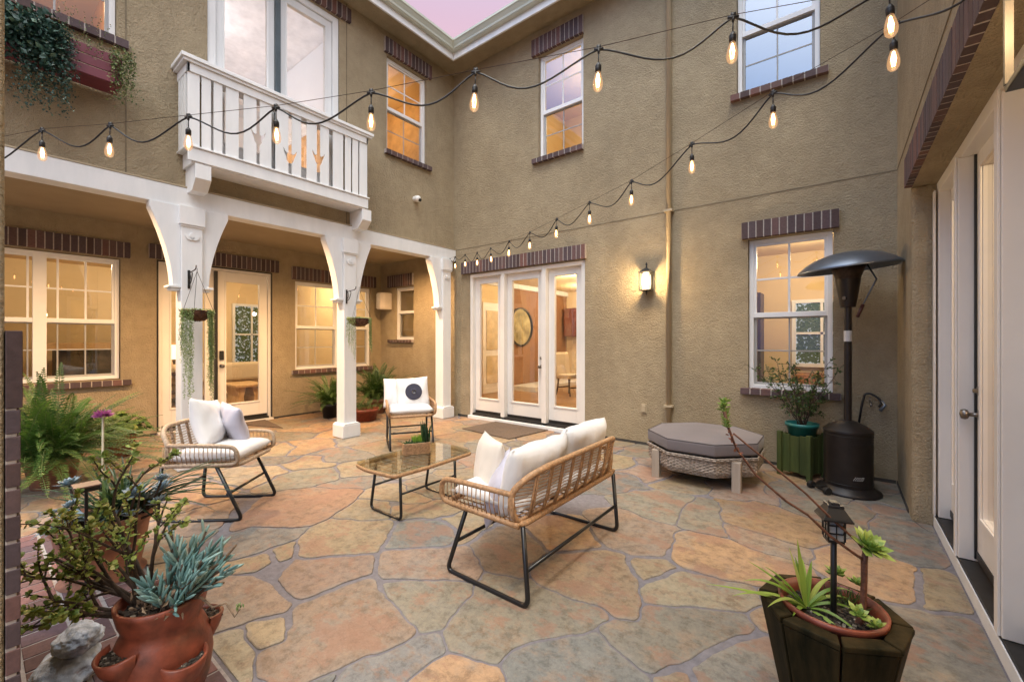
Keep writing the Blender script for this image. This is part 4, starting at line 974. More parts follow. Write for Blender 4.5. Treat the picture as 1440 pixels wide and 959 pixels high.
# navy dot: a thin printed patch following the pillow front
q=MB(); N=20; ring0=q.V((0,-.0745,0)); prev=None
rings=[]
for k in range(1,5):
    rr=.112*k/4; ring=[]
    for j in range(28):
        x=rr*math.cos(2*PI*j/28); z=rr*math.sin(2*PI*j/28); u=x/.22; v=z/.20
        th=(1-abs(u)**2.6)**.55*(1-abs(v)**2.6)**.55
        off=Vector((0,0,0)); rs_=random.Random(18); off=Vector((rs_.random()*9,rs_.random()*9,rs_.random()*9))
        n=noise.noise(Vector((x*7,z*7,-2.0))+off)*.010+noise.noise(Vector((x*18,z*9,-3.0))+off)*.005
        ring.append(q.V((x,-(.07*th+n*th)-.004,z)))
    rings.append(ring)
for j in range(28): q.face([ring0,rings[0][j],rings[0][(j+1)%28]])
for a,b_ in zip(rings,rings[1:]):
    for j in range(28): q.face([a[j],a[(j+1)%28],b_[(j+1)%28],b_[j]])
q.build('printed_dot','navy',dp,smooth=True,recalc=False)
# glass-topped table
tb=empty('patio_table','low rattan-rimmed table with a glass top and black sled legs','table',(-2.90,2.385,0))
hx,hy=.25,.42
q=MB(); rim=[]
cor=[(-hx,-hy),(-.06,-hy-.03),(hx,-hy),(hx+.02,-.1),(hx,hy),(.0,hy+.03),(-hx,hy),(-hx-.02,.1)]
rim=rounded([(x,y,.385) for x,y in cor],.045,5,True); q.tube(rim,.017,8,True); q.build('rim','rattan',tb,smooth=True)
q=MB(); P=[(p.x*1.03,p.y*1.02) for p in rim]; q.prism(P,.404,.412,'z'); q.build('glass_top','tabletop',tb,recalc=True)
q=MB()
for k in range(1,12):
    y=-hy+2*hy*k/12; q.tube([(-hx,y,.385),(hx,y,.385)],.004,5)
for k in range(1,7): x=-hx+2*hx*k/7; q.tube([(x,-hy,.392),(x,hy,.392)],.003,5)
q.build('under_weave','rattan',tb,smooth=True)
for y in (-.315,.275):
    q=MB(); q.tube(rounded([(-.13,y,.38),(-.205,y,.013),(.20,y,.013),(.185,y,.38)],[0,.05,.05,0],6),.012,10); q.build('sled_leg','tube',tb,smooth=True)
for x in (-.165,.19): q=MB(); q.tube([(x,-.315,.21),(x,.275,.21)],.009,8); q.build('crossbar','tube',tb,smooth=True)
# ------------------------------------------------------------ plant builders
def quadleaf(m,p,d,n,l,w,r,fold=.0,curl=0):
    """leaf from p along d, width along s, as 2 x 3 mesh"""
    d=Vector(d).normalized(); n=Vector(n); n=(n-d*n.dot(d)); n=n.normalized() if n.length>1e-5 else d.orthogonal().normalized(); s=d.cross(n)
    p=Vector(p); mid=p+d*l*.5+n*curl*l*.3
    a=m.V(p); b1=m.V(mid+s*w*.5+n*fold); b2=m.V(mid-s*w*.5+n*fold); c=m.V(p+d*l-n*curl*l*.3); mm=m.V(mid)
    m.face([a,b1,mm],r); m.face([a,mm,b2],r); m.face([b1,c,mm],r); m.face([mm,c,b2],r)
def rv(): 
    while 1:
        v=Vector((random.uniform(-1,1),random.uniform(-1,1),random.uniform(-1,1)))
        if .05<v.length<1: return v.normalized()
def frond(m,base,az,L_,rise,droop,lw,n=24,r0=.0,st=None):
    base=Vector(base); d=Vector((math.cos(az),math.sin(az),0)); side=Vector((-math.sin(az),math.cos(az),0))
    tw=random.uniform(-.5,.5); r=min(1,max(0,random.gauss(.5,.22)))
    pts=[]
    for k in range(n+1):
        t=k/n; pts.append(base+d*(L_*math.cos(rise)*(t))+Vector((0,0,1))*(L_*math.sin(rise)*t-droop*L_*t*t)+side*tw*.1*L_*t*t)
    if st is not None: st.tube(pts[::3]+[pts[-1]],.0025,4,caps=False)
    for k in range(2,n+1):
        t=k/n; tan=(pts[k]-pts[k-1]).normalized(); w=lw*math.sin(PI*min(1,t*.86+.12))**.7
        up=side.cross(tan)
        for s in (-1,1):
            dd=(side*s*.95+tan*.30+up*random.uniform(-.25,.1)).normalized()
            quadleaf(m,pts[k],dd,up,w*random.uniform(.85,1.1),L_/n*.48,min(1,max(0,r+random.uniform(-.15,.15))))
def fern(name,label,loc,n,L0,lw,mat,pot=None,group=None,rise=(20,80),az=None,droop=(.3,.75)):
    e=empty(name,label,'plant',loc,0,group)
    m=MB(); st=MB()
    for k in range(n):
        a=random.uniform(0,2*PI) if az is None else R(random.uniform(*az)); ri=R(random.uniform(*rise))
        frond(m,(random.gauss(0,pot[0]*.45),random.gauss(0,pot[0]*.45),pot[2] if pot else 0),a,L0*random.uniform(.5,1.1),ri,random.uniform(*droop)*(.4+math.sin(ri)*.6),lw*1.15,32,st=st)
    m.build('fronds',mat,e,recalc=False); st.build('stems','leafstem',e,recalc=False)
    if pot:
        potr,poth=pot[0],pot[1]
        q=MB(); q.lathe([(.001,0),(potr*.72,0),(potr*.95,poth*.8),(potr*1.04,poth*.8),(potr*1.06,poth),(potr*.94,poth),(potr*.9,poth*.85),(.001,poth*.85)],n=28); q.build('pot',pot[3],e,smooth=True,auto=None)
    return e
M['leafstem']=leafmat('stem_green',(.05,.09,.02),(.10,.14,.04),transl=0)
M['fern']=leafmat('fern_green',(.020,.062,.012),(.075,.16,.03),.45,(.15,.22,.05),.25)
M['fern2']=leafmat('fern_dark',(.018,.05,.012),(.07,.14,.03),.45,(.13,.18,.04),.3)
M['jade']=leafmat('jade_leaf',(.12,.21,.035),(.38,.44,.10),.42,(.56,.50,.18),.25)
M['chalk']=leafmat('blue_finger_leaf',(.075,.17,.165),(.20,.34,.33),.5,(.26,.36,.32),.05)
M['echev']=leafmat('blue_rosette',(.13,.20,.25),(.27,.36,.42),.5,(.36,.42,.48),.05)
M['agave']=leafmat('grassy_dark',(.014,.045,.018),(.05,.11,.035),.4,(.12,.18,.05),.1)
M['aeon']=leafmat('aeonium_leaf',(.13,.24,.04),(.34,.44,.10),.4,(.55,.56,.20),.15)
M['spider']=leafmat('spider_leaf',(.10,.21,.02),(.28,.40,.06),.4,(.48,.52,.15),.3)
M['trail']=leafmat('trailing_bead',(.10,.17,.05),(.27,.36,.13),.5,(.40,.45,.22),.1)
M['ivy']=leafmat('ivy_blue_green',(.012,.045,.035),(.045,.105,.085),.4,(.12,.20,.13),.15)
M['ivy2']=leafmat('ivy_variegated',(.03,.07,.02),(.17,.22,.06),.45,(.42,.44,.24),.15)
M['bush']=leafmat('bush_leaf',(.02,.06,.012),(.07,.14,.03),.4,(.15,.2,.05),.25)
M['gera']=leafmat('geranium_leaf',(.04,.11,.015),(.13,.23,.04),.5,(.22,.28,.06),.25)
M['petal']=leafmat('purple_petal',(.25,.06,.22),(.42,.13,.34),.5,transl=.3)
M['dead']=leafmat('dry_leaf',(.13,.08,.05),(.33,.24,.16),.8,transl=.1)
def strap(m,base,az,L_,rise,droop,w,n=8,r=.5,tip=.1,fold=.3):
    d=Vector((math.cos(az),math.sin(az),0)); side=Vector((-math.sin(az),math.cos(az),0)); base=Vector(base); prev=None
    for k in range(n+1):
        t=k/n; c=base+d*(L_*math.cos(rise)*t)+Vector((0,0,1))*(L_*math.sin(rise)*t-droop*L_*t*t)
        ww=w*(1-(t**2.2))*(.6+.8*min(1,t*3))*.75+.0006
        a=m.V(c+side*ww*.5+Vector((0,0,ww*fold))); b=m.V(c); e=m.V(c-side*ww*.5+Vector((0,0,ww*fold)))
        if prev: m.face([prev[0],a,b,prev[1]],r); m.face([prev[1],b,e,prev[2]],r)
        prev=(a,b,e)
def rosette(m,c,rad,n=26,th=.012,up=(0,0,1),r=None,open_=1.0):
    c=Vector(c); up=Vector(up).normalized(); ax=up.orthogonal().normalized(); bx=up.cross(ax)
    for k in range(n):
        t=k/n; a=k*2.39996; el_=R(78-70*t*open_); l=rad*(.35+.65*t)
        d=(ax*math.cos(a)+bx*math.sin(a))*math.cos(el_)+up*math.sin(el_)
        s=d.cross(up); s=s.normalized() if s.length>1e-4 else ax; nn=s.cross(d).normalized()
        w=l*.42; p0=c+d*rad*.05; rr=random.uniform(.2,.9) if r is None else r
        P=[p0-s*w*.2,p0+s*w*.2,p0+d*l*.65+s*w*.55,p0+d*l*.65-s*w*.55,p0+d*l]
        top=[m.V(p+nn*th*.3) for p in P]; bot=[m.V(p-nn*th*.5) for p in P[:4]]; cen=m.V(p0+d*l*.55-nn*th*1.0)
        m.face([top[0],top[1],top[2],top[4],top[3]],rr); m.face([bot[0],bot[1],cen],rr*.8); m.face([top[1],top[2],cen,bot[1]],rr*.8); m.face([top[3],top[0],bot[0],cen],rr*.8); m.face([top[2],top[4],cen],rr*.8); m.face([top[4],top[3],cen],rr*.8)
def finger(m,p,d,l,w,r):
    d=Vector(d).normalized(); p=Vector(p); b=d.orthogonal().normalized()*random.uniform(-.12,.12)
    m.tube([p,p+d*l*.35+b*l*.3,p+d*l*.8+b*l*.5,p+d*l+b*l*.45],[w*.5,w,w*.85,w*.15],6,r=r)
def stones_top(m,c,rad,n,s=.008):
    for k in range(n):
        a=random.uniform(0,2*PI); rr=rad*math.sqrt(random.random()); q=Vector((c[0]+rr*math.cos(a),c[1]+rr*math.sin(a),c[2])); w=s*random.uniform(.4,1.2)
        m.prism([(q.x-w,q.y-w*.6),(q.x+w*.8,q.y-w),(q.x+w,q.y+w*.7),(q.x-w*.5,q.y+w)],q.z-.004,q.z+w*.6,'z',random.random())
M['gravel']=leafmat('potting_grit',(.012,.009,.007),(.06,.045,.035),.9,(.30,.27,.22),0)
q=MB(); st_=MB()
for k in range(16): frond(q,(0,0,.33),random.uniform(0,6.28),random.uniform(.6,1.15),R(random.uniform(50,85)),random.uniform(.15,.5),.12,16,st=st_)
q.build('fronds','fern2',ip,recalc=False); st_.build('stems','leafstem',ip,recalc=False)
# --- ferns under the porch window and by the second column
fern('potted_fern','large bushy fern at the left edge in front of the wide porch window',(-6.0,.50,0),310,1.05,.050,'fern',(.20,.30,.30,'terra_old'),rise=(0,80),droop=(.2,.75))
fern('potted_fern','tall arching fern in the porch corner below the wall speaker',(-7.05,4.85,0),170,1.12,.056,'fern2',(.17,.28,.28,'terra_old'),rise=(25,85))
fern('potted_fern','low drooping fern on the porch floor behind the second column',(-7.30,4.02,0),110,.92,.046,'fern',(.15,.26,.26,'black'),rise=(15,75))
fern('potted_fern','small fern in a wide red clay bowl right of the second column',(-6.55,4.25,0),50,.34,.024,'fern',(.24,.22,.22,'terra'),rise=(15,70))
# solar light in the red bowl
# --- geranium
ge=empty('potted_geranium','leafy geranium in a clay pot beside the big fern','plant',(-6.9,1.12,0))
q=MB(); q.lathe([(.001,0),(.12,0),(.16,.22),(.175,.22),(.18,.27),(.16,.27),(.15,.24),(.001,.24)],n=28); q.build('pot','terra_old',ge,smooth=True)
q=MB(); s=MB()
for k in range(170):
    a=random.uniform(0,2*PI); e_=math.acos(random.uniform(0,1)); rr=.33*random.uniform(.6,1)
    p=Vector((math.cos(a)*math.sin(e_)*rr,math.sin(a)*math.sin(e_)*rr,.30+math.cos(e_)*rr*.8)); n=(p-Vector((0,0,.1))).normalized()
    s.tube([(0,0,.25),p*.6+Vector((0,0,.13)),p],.003,4,caps=False)
    w=random.uniform(.03,.055); t=n.orthogonal().normalized(); b=n.cross(t); r=random.random()
    ring=[q.V(p+(t*math.cos(2*PI*i/9)+b*math.sin(2*PI*i/9))*w*(1 if i%2 else .85)+n*random.uniform(-.008,.004)) for i in range(9)]; c=q.V(p-n*.012)
    for i in range(9): q.face([ring[i],ring[(i+1)%9],c],r)
q.build('leaves','gera',ge,recalc=False); s.build('stems','leafstem',ge,recalc=False)
# --- shallow clay bowl of succulents behind the strawberry pot
bw=empty('succulent_bowl','wide weathered clay bowl of blue rosettes and spiky dark leaves','plant',(-3.50,.50,.115))
q=MB(); q.lathe([(.001,-.115),(.19,-.115),(.20,-.10),(.17,-.085),(.19,.02),(.215,.18),(.235,.21),(.245,.26),(.225,.26),(.21,.23),(.001,.23)],n=36); q.build('pot','terra_old',bw,smooth=True)
q=MB(); q.disc((0,0,.232),.24); q.build('soil','soil',bw)
for x,y,z,rr in ((-.20,-.12,.42,.085),(-.235,.02,.36,.06),(.05,-.14,.36,.06),(.17,.16,.34,.075),(.24,.10,.40,.085),(.18,.24,.38,.08),(.28,.2,.33,.075),(.10,.22,.33,.07),(.30,.08,.30,.06),(.2,.02,.29,.055),(-.02,.24,.30,.06),(.26,.22,.46,.06)):
    q=MB(); rosette(q,(x,y,z),rr,24,.007,(random.uniform(-.3,.3),random.uniform(-.5,.1),1)); q.build('rosette','echev',bw,recalc=False)
for x,y,z in ((-.20,-.12,.42),(-.235,.02,.36),(.05,-.14,.36),(.17,.16,.34),(.24,.10,.40),(.18,.24,.38),(.28,.2,.33),(.26,.22,.46)): q=MB(); q.tube([(x*.6,y*.6,.22),(x*.9,y*.9,z*.8),(x,y,z)],.007,6); q.build('stem','bark',bw,smooth=True)
q=MB()
for k in range(120):
    a=random.uniform(0,2*PI); strap(q,(random.uniform(-.10,.12),random.uniform(.0,.14),.23),a,random.uniform(.30,.52),R(random.uniform(25,80)),random.uniform(.15,.6),.020,8,random.random())
for k in range(16):
    a=R(random.uniform(40,110)); strap(q,(.05,.1,.24),a,random.uniform(.55,.8),R(random.uniform(28,48)),random.uniform(.35,.6),.020,10,random.uniform(.3,1))
q.build('spiky_leaves','agave',bw,recalc=False)
q=MB()
for k in range(26):
    a=R(random.uniform(190,330)); strap(q,(-.10+random.uniform(-.1,.15),-.08,.25),a,random.uniform(.12,.22),R(random.uniform(0,35)),.3,.026,6,random.uniform(.3,.8),fold=.5)
q.build('drooping_leaves','echev',bw,recalc=False)
# flower on a pale stalk
fw=empty('allium_flower','single purple flower on a tall pale stalk','flower',(-4.45,.63,0))
q=MB(); q.tube([(0,0,0),(.005,0,.35),(.02,.0,.83)],.007,8); q.build('stalk',simple('pale_stalk',(.42,.38,.27),.6),fw,smooth=True)
q=MB()
for k in range(90):
    v=rv(); v.z=abs(v.z)*.6; quadleaf(q,Vector((.02,0,.835))+v*.01,v,rv(),.06,.016,random.random())
q.build('petals','petal',fw,recalc=False)
sl_=empty('solar_path_light','square dark path light with a flat pinkish top in the succulents','lamp',(-3.28,.40,.10))
q=MB(); q.prism([(-.055,-.055),(.055,-.055),(.055,.055),(-.055,.055)],.515,.523,'z'); q.build('solar_panel',simple('dusty_panel',(.20,.13,.11),.5),sl_,bevel=.002)
q=MB(); q.box(-.05,.05,-.05,.05,.49,.514); q.build('lamp_head','black',sl_,bevel=.004)
q=MB(); q.tube([(0,0,-.098),(0,0,.49)],.008,8); q.build('stake','black',sl_)
# --- strawberry pot with jade and blue chalk sticks
PX,PY=-2.06,.46
sp=empty('strawberry_pot','glossy terracotta strawberry pot with three side pockets','pot',(PX,PY,0))
q=MB(); prof=[(r_*.90,z_*1.25) for r_,z_ in [(.001,0),(.11,0),(.13,.01),(.165,.08),(.178,.15),(.170,.21),(.148,.25),(.135,.265),(.137,.28),(.148,.30),(.158,.335),(.160,.35),(.150,.352),(.140,.33),(.132,.31),(.001,.305)]]
q.lathe(prof,n=48); q.build('pot_body','terra',sp,smooth=True)
for az,zz,hh in ((R(14),.20,.0),(R(-72),.27,.0),(R(98),.25,.0)):
    # pocket: a slanted lip growing from the belly with a soil disc in it
    c=Vector((math.cos(az),math.sin(az),0)); s=Vector((-math.sin(az),math.cos(az),0)); q=MB(); rings=[]
    for (t,wd,dp,z) in ((0,.030,.010,-.085),(.3,.055,.035,-.05),(.7,.070,.062,-.005),(1,.078,.078,.045),(1.05,.070,.070,.050),(.95,.062,.060,.03)):
        ring=[]
        for j in range(17):
            a=R(-90+180*j/16); ring.append(q.V(c*(.130+math.cos(a)*dp)+s*math.sin(a)*wd+Vector((0,0,zz+z-.012*math.cos(a)*t))))
        rings.append(ring)
    for a_,b_ in zip(rings,rings[1:]):
        for j in range(16): q.face([a_[j],a_[j+1],b_[j+1],b_[j]])
    q.build('pocket','terra',sp,smooth=True)
    q=MB(); ring=[q.V(c*(.120+math.cos(R(-90+180*j/16))*.068)+s*math.sin(R(-90+180*j/16))*.066+Vector((0,0,zz+.024))) for j in range(17)]; q.face(ring); 
    o_=q.build('pocket_soil','soil',sp)
    q=MB(); cc=c*.150
    for k in range(70):
        u=random.uniform(-.055,.055); w=random.uniform(-.02,.035); p=cc+s*u+c*w; z=zz+.026; ww=random.uniform(.003,.007)
        q.prism([(p.x-ww,p.y-ww*.6),(p.x+ww*.8,p.y-ww),(p.x+ww,p.y+ww*.7),(p.x-ww*.5,p.y+ww)],z-.003,z+ww*.5,'z',random.random())
    q.build('pocket_grit','gravel',sp)
q=MB(); q.disc((0,0,.398),.125,32); q.build('soil','soil',sp)
q=MB(); stones_top(q,(0,0,.40),.118,200,.009); q.build('grit','gravel',sp)
jd=empty('jade_bush','yellow-green jade bush growing from the left side of the strawberry pot','plant',(PX,PY,.385))
st=MB(); lf=MB()
camr=Vector((math.cos(YAW),math.sin(YAW),0)); camf=Vector((-math.sin(YAW),math.cos(YAW),0))
def jade_leaves(p,d,n=3,s=.0096):
    for k in range(n):
        v=(rv()+Vector(d)*.5).normalized(); t=v.orthogonal().normalized(); b=v.cross(t); r=random.random(); w=s*random.uniform(.6,1.25); c=Vector(p)+v*w*1.1
        nn=(rv()*.6+Vector((0,0,1))).normalized(); e1=v; e2=nn.cross(v); e2=e2.normalized() if e2.length>1e-3 else t; nn=e1.cross(e2)
        ring=[lf.V(c+e1*math.cos(2*PI*i/8)*w+e2*math.sin(2*PI*i/8)*w*.85) for i in range(8)]; tp=lf.V(c+nn*w*.28); bt=lf.V(c-nn*w*.28)
        for i in range(8): lf.face([ring[i],ring[(i+1)%8],tp],r); lf.face([ring[(i+1)%8],ring[i],bt],r)
def branch(p,d,l,rad,depth,bend=.25):
    pts=[Vector(p)]; dd=Vector(d).normalized(); n=6
    for k in range(n):
        dd=(dd+rv()*bend*.5).normalized(); pts.append(pts[-1]+dd*l/n)
        if depth<=1 and k>0: jade_leaves(pts[-1],dd,4 if depth==0 else 2)
    st.tube(pts,[rad*(1-.5*k/n) for k in range(n+1)],6)
    if depth>0:
        for k in range(2):
            q_=pts[random.randint(2,n)]; branch(q_,(dd+rv()*.8+Vector((0,0,.25))).normalized(),l*random.uniform(.45,.7),rad*.6,depth-1)
    jade_leaves(pts[-1],dd,6)
for a,up_,l in ((-1.0,.95,.36),(-.7,1.2,.40),(-.35,1.3,.42),(-1.0,.45,.32),(-1.0,.15,.30),(-1.0,-.02,.30),(-.8,.3,.26),(-.15,1.2,.34),(.35,1.15,.33),(-.5,.8,.30),(-.85,.6,.32),(-.2,.9,.25),(-.95,.3,.34),(-.6,.15,.22)):
    base=camr*random.uniform(-.09,-.01)+camf*random.uniform(-.05,.05)
    branch(base,camr*a+Vector((0,0,up_))+camf*random.uniform(-.45,.35),l,.009,2)
lf.build('leaves','jade',jd,recalc=False); st.build('branches','bark',jd,smooth=True)
ck=empty('chalk_sticks','blue-green finger-leaved succulent on the right side of the strawberry pot','plant',(PX,PY,.385))
lf=MB(); st=MB()
for k in range(28):
    a=random.uniform(-.3,1.05); b0=camr*random.uniform(0,.10)+camf*random.uniform(-.07,.07)
    d=(camr*a+Vector((0,0,random.uniform(.5,1.1)))+camf*random.uniform(-.5,.5)).normalized(); l=random.uniform(.10,.27)
    tip=b0+d*l; st.tube([b0,b0+d*l*.5+rv()*.01,tip],.006,6,r=.4)
    for i in range(11):
        t=.45+.55*i/11; v=(d*1.3+rv()*.7).normalized(); finger(lf,b0+d*l*t,v,random.uniform(.05,.095),.0058,random.random())
for px_,pz in ((-.02,.30),(.0,.27)):
    pass
lf.build('finger_leaves','chalk',ck,smooth=True,recalc=False); st.build('stems','bark',ck,smooth=True)
dl=MB()
for k in range(130):
    p=camr*random.uniform(-.05,.12)+camf*random.uniform(-.10,.06)+Vector((0,0,random.uniform(.03,.10))); quadleaf(dl,p,rv(),rv(),random.uniform(.02,.045),.014,random.random(),.004)
dl.build('dry_leaves','dead',ck,recalc=False)
t_=MB(); P=[Vector((0,0,.04))+camr*.10,Vector((0,0,.06))+camr*.17-camf*.03,Vector((0,0,.03))+camr*.22-camf*.04,Vector((0,0,.045))+camr*.27-camf*.04,Vector((0,0,.0))+camr*.31-camf*.05,Vector((0,0,.03))+camr*.33-camf*.05]
t_.tube(P,[.006,.005,.004,.003,.003,.002],6)
P=[Vector((0,0,.05))+camr*.09,Vector((0,0,.13))+camr*.15,Vector((0,0,.165))+camr*.21+camf*.02,Vector((0,0,.235))+camr*.27+camf*.02]; t_.tube(P,[.008,.007,.006,.004],6)
P=[Vector((0,0,.05))+camr*.09,Vector((0,0,.10))+camr*.16-camf*.02,Vector((0,0,.11))+camr*.25-camf*.02]; t_.tube(P,[.009,.007,.004],6)
t_.build('woody_twigs',simple('dry_twig',(.16,.105,.065),.8,0,.3,60,.5,100),ck,smooth=True)
q=MB()
for P0 in (camr*.33-camf*.05+Vector((0,0,.03)),):
    for i in range(18): quadleaf(q,P0+rv()*.012,Vector((0,0,1))+rv()*.6,rv(),.018,.007,random.random())
q.build('twig_leaves','trail',ck,recalc=False)
# pale rocks beside the pot
def rock(name,loc,sc,rz,label,seed,rx=0,ry=0):
    bm=bmesh.new(); bmesh.ops.create_icosphere(bm,subdivisions=5,radius=1)
    o3=Vector((seed*3.1,seed*1.7,0))
    for v in bm.verts:
        n=v.co.normalized(); f=1+.20*noise.noise(n*1.4+o3)+.09*noise.noise(n*3.7+o3)+.035*noise.noise(n*9+o3)
        cr=noise.noise(n*5+o3*2); f-=.05*max(0,1-abs(cr)*9)
        v.co=Vector((n.x*sc[0],n.y*sc[1],n.z*sc[2]))*f
    me=bpy.data.meshes.new(name); bm.to_mesh(me); bm.free(); me.materials.append(M['stoneblue']); me.polygons.foreach_set('use_smooth',[True]*len(me.polygons))
    o_=bpy.data.objects.new(name,me); COL.objects.link(o_); o_.location=loc; o_.rotation_euler=(rx,ry,rz); tag(o_,label,'rock'); return o_
rock('rock',(-2.52,.245,.062),(.155,.10,.062),R(-20),'smooth pale rock lying flat beside the strawberry pot',1)
rock('rock',(-2.53,.285,.165),(.135,.075,.055),R(-14),'pitted blue-grey rock resting on the flat pale rock',2,0,R(-14))
# ------------------------------------------------------------ ottoman
ot=empty('ottoman','octagonal wicker ottoman with grey teak legs against the wall','ottoman',(-1.13,4.74,0))
def octp(r,rot=22.5,n=8): return [(r*math.cos(R(rot+360*k/n)),r*math.sin(R(rot+360*k/n))) for k in range(n)]
M['wicker']=simple('wicker_band',(.34,.29,.25),.7,0,.3,50,.5,120)
q=MB()
for lv in range(13):
    z=.135+lv*.0145; P=octp(.548+(.016 if lv>10 else 0)-max(0,3-lv)*.008)
    pts=[]
    for k in range(8):
        a=Vector((*P[k],z)); b=Vector((*P[(k+1)%8],z))
        for i in range(14):
            p=a.lerp(b,i/14); n=Vector((p.x,p.y,0)).normalized(); pts.append(p+n*(.005 if (i+lv)%2 else -.004))
    q.tube(pts,.0078,5,True)
q.build('wicker_band','wicker',ot,smooth=True)
q=MB(); q.prism(octp(.50),.14,.318,'z'); q.build('inner_frame','black',ot)
for sx,sy in ((-1,-1),(1,-1),(1,1),(-1,1)):
    q=MB(); ca=Matrix.Rotation(R(45),3,'Z'); q.T=lambda x,y,z,sx=sx,sy=sy: (sx*.372+(x*.7071-y*.7071*sx*sy*-1 if 0 else x),sy*.372+y,z); q.box(-.038,.038,-.038,.038,0,.285); q.build('leg','greywood',ot,bevel=.004)
bm=bmesh.new()
M['wicker_dark']=simple('dark_piping',(.07,.062,.068),.8,0,.1,8)
oc=MB(); 
def oct_layer(r,z): return [oc.V((x,y,z)) for x,y in octp(r)]
lay=[oct_layer(.54,.298),oct_layer(.562,.31),oct_layer(.565,.40),oct_layer(.552,.415),oct_layer(.46,.432),oct_layer(.25,.442)]
for a,b_ in zip(lay,lay[1:]):
    for j in range(8): oc.face([a[j],a[(j+1)%8],b_[(j+1)%8],b_[j]])
oc.face(lay[-1]); oc.face(lay[0][::-1])
oco=oc.build('ottoman_cushion','greycush',None,bevel=.030,seg=4,smooth=True); oco.location=(-1.13,4.74,.03); tag(oco,'thick grey octagonal cushion on the wicker ottoman','cushion')
q=MB(); q.tube([(x,y,.412) for x,y in octp(.558)],.005,6,True); q.build('piping','wicker_dark',oco,smooth=True)
# ------------------------------------------------------------ green crate planter + teal pot
gc=empty('wooden_crate','green-stained wooden crate planter standing beside the patio heater','planter',(-.316,5.313,0),R(65.8))
s_=.135
for k in range(4):
    q=MB(); rot=Matrix.Rotation(PI/2*k,4,'Z')
    q.T=lambda x,y,z,rot=rot: tuple(rot@Vector((x,y,z)))
    for i in range(3): a=-s_+.0+i*.09; q.box(a+.002,a+.088,-s_,-s_+.018,.05+.01*(i%2),.44-.012*(i==1))
    q.build('side_panel','greenwood',gc,bevel=.003)
for sx in (-1,1):
    for sy in (-1,1): q=MB(); q.box(sx*(s_+.006)-.022,sx*(s_+.006)+.022,sy*(s_+.006)-.022,sy*(s_+.006)+.022,0,.46); q.build('corner_post','greenwood',gc,bevel=.003)
tp=empty('potted_shrub','airy green shrub in a teal plastic pot on the wooden crate','plant',(-.316,5.313,.37))
q=MB(); q.lathe([(.001,0),(.105,0),(.135,.15),(.148,.15),(.150,.185),(.138,.185),(.13,.155),(.001,.15)],n=32); q.build('pot','teal',tp,smooth=True)
lf=MB(); st=MB()
for k in range(15):
    a=random.uniform(0,2*PI); p=Vector((random.uniform(-.04,.04),random.uniform(-.04,.04),.15)); d=Vector((math.cos(a)*.42,math.sin(a)*.42,1)).normalized(); pts=[p]; L_=random.uniform(.4,.8)
    for i in range(10):
        d=(d+rv()*.22+Vector((0,0,.03))).normalized(); p=p+d*L_/10; pts.append(p)
        if i>1:
            for _ in range(3):
                v=(rv()+d*.3+Vector((0,0,.1))).normalized(); e_=p+v*random.uniform(.03,.11); st.tube([p,e_],.0016,4,caps=False)
                for __ in range(5): quadleaf(lf,p.lerp(e_,random.uniform(.4,1)),(v+rv()*.9),rv(),random.uniform(.02,.036),.015,random.random())
    st.tube(pts,[.005*(1-.6*i/10) for i in range(11)],5)
lf.build('leaves','bush',tp,recalc=False); st.build('branches','bark',tp,smooth=True)
# ------------------------------------------------------------ patio heater
ht=empty('patio_heater','tall dark patio heater with a wide silver reflector dome','heater',(.055,5.05,0))
q=MB(); q.lathe([(.001,.0),(.245,.0),(.25,.012),(.245,.03),(.20,.045),(.19,.07),(.001,.07)],n=48); q.build('base','heater',ht,smooth=True)
q=MB(); q.lathe([(.182,.06),(.185,.10),(.185,.545),(.187,.56),(.19,.565),(.188,.58),(.14,.62),(.07,.655),(.045,.665),(.001,.666)],n=48); q.build('tank_cover','heater',ht,smooth=True,auto=35)
q=MB()
for z in (.10,.535): q.tube([(.187*math.cos(a*PI/24),.187*math.sin(a*PI/24),z) for a in range(48)],.003,5,True)
for zi in range(4):
    for a in range(-40,41,4): 
        aa=R(a-52); q.box(.186*math.cos(aa)-.002,.186*math.cos(aa)+.002,.186*math.sin(aa)-.002,.186*math.sin(aa)+.002,.47+zi*.014,.475+zi*.014)
q.build('vent_rings','black',ht)
q=MB()
for zi in range(3):
    for a in range(0,6): 
        aa=R(-78+a*4+zi*2); q.box(.187*math.cos(aa)-.002,.187*math.cos(aa)+.002,.187*math.sin(aa)-.002,.187*math.sin(aa)+.002,.155+zi*.012,.160+zi*.012)
q.build('vent_holes',simple('bright_holes',(.75,.74,.72),.4),ht)
q=MB(); q.lathe([(.030,.64),(.030,1.73)],n=24); q.build('pole','heater',ht,smooth=True)
q=MB(); q.lathe([(.0312,1.40),(.0312,1.50)],n=24); q.build('pole_label',simple('paper_label',(.55,.55,.55),.5),ht,smooth=True)
q=MB(); q.lathe([(.001,1.72),(.058,1.72),(.062,1.74),(.095,1.96),(.097,1.98),(.092,1.98),(.001,1.98)],n=36); q.build('burner_body','heater',ht,smooth=True,auto=35)
q=MB(); q.lathe([(.092,1.98),(.112,2.04),(.145,2.125),(.001,2.126)],n=36); q.build('burner_screen',simple('heat_stained_mesh',(.05,.035,.028),.4,.6,.3,30,.6,220),ht,smooth=True)
q=MB(); q.tube([(-.02,-.065,1.80),(-.03,-.085,1.80)],.016,14); q.build('control_knob','nickel',ht)
tl_=Matrix.Rotation(R(-4),3,'Y')@Matrix.Rotation(R(3),3,'X')
q=MB(); q.lathe([(.395,2.075-2.13),(.40,2.078-2.13),(.385,2.10-2.13),(.33,2.15-2.13),(.25,2.195-2.13),(.15,2.225-2.13),(.06,2.238-2.13),(.001,2.242-2.13)],(0,0,2.125),56,tilt=tl_)
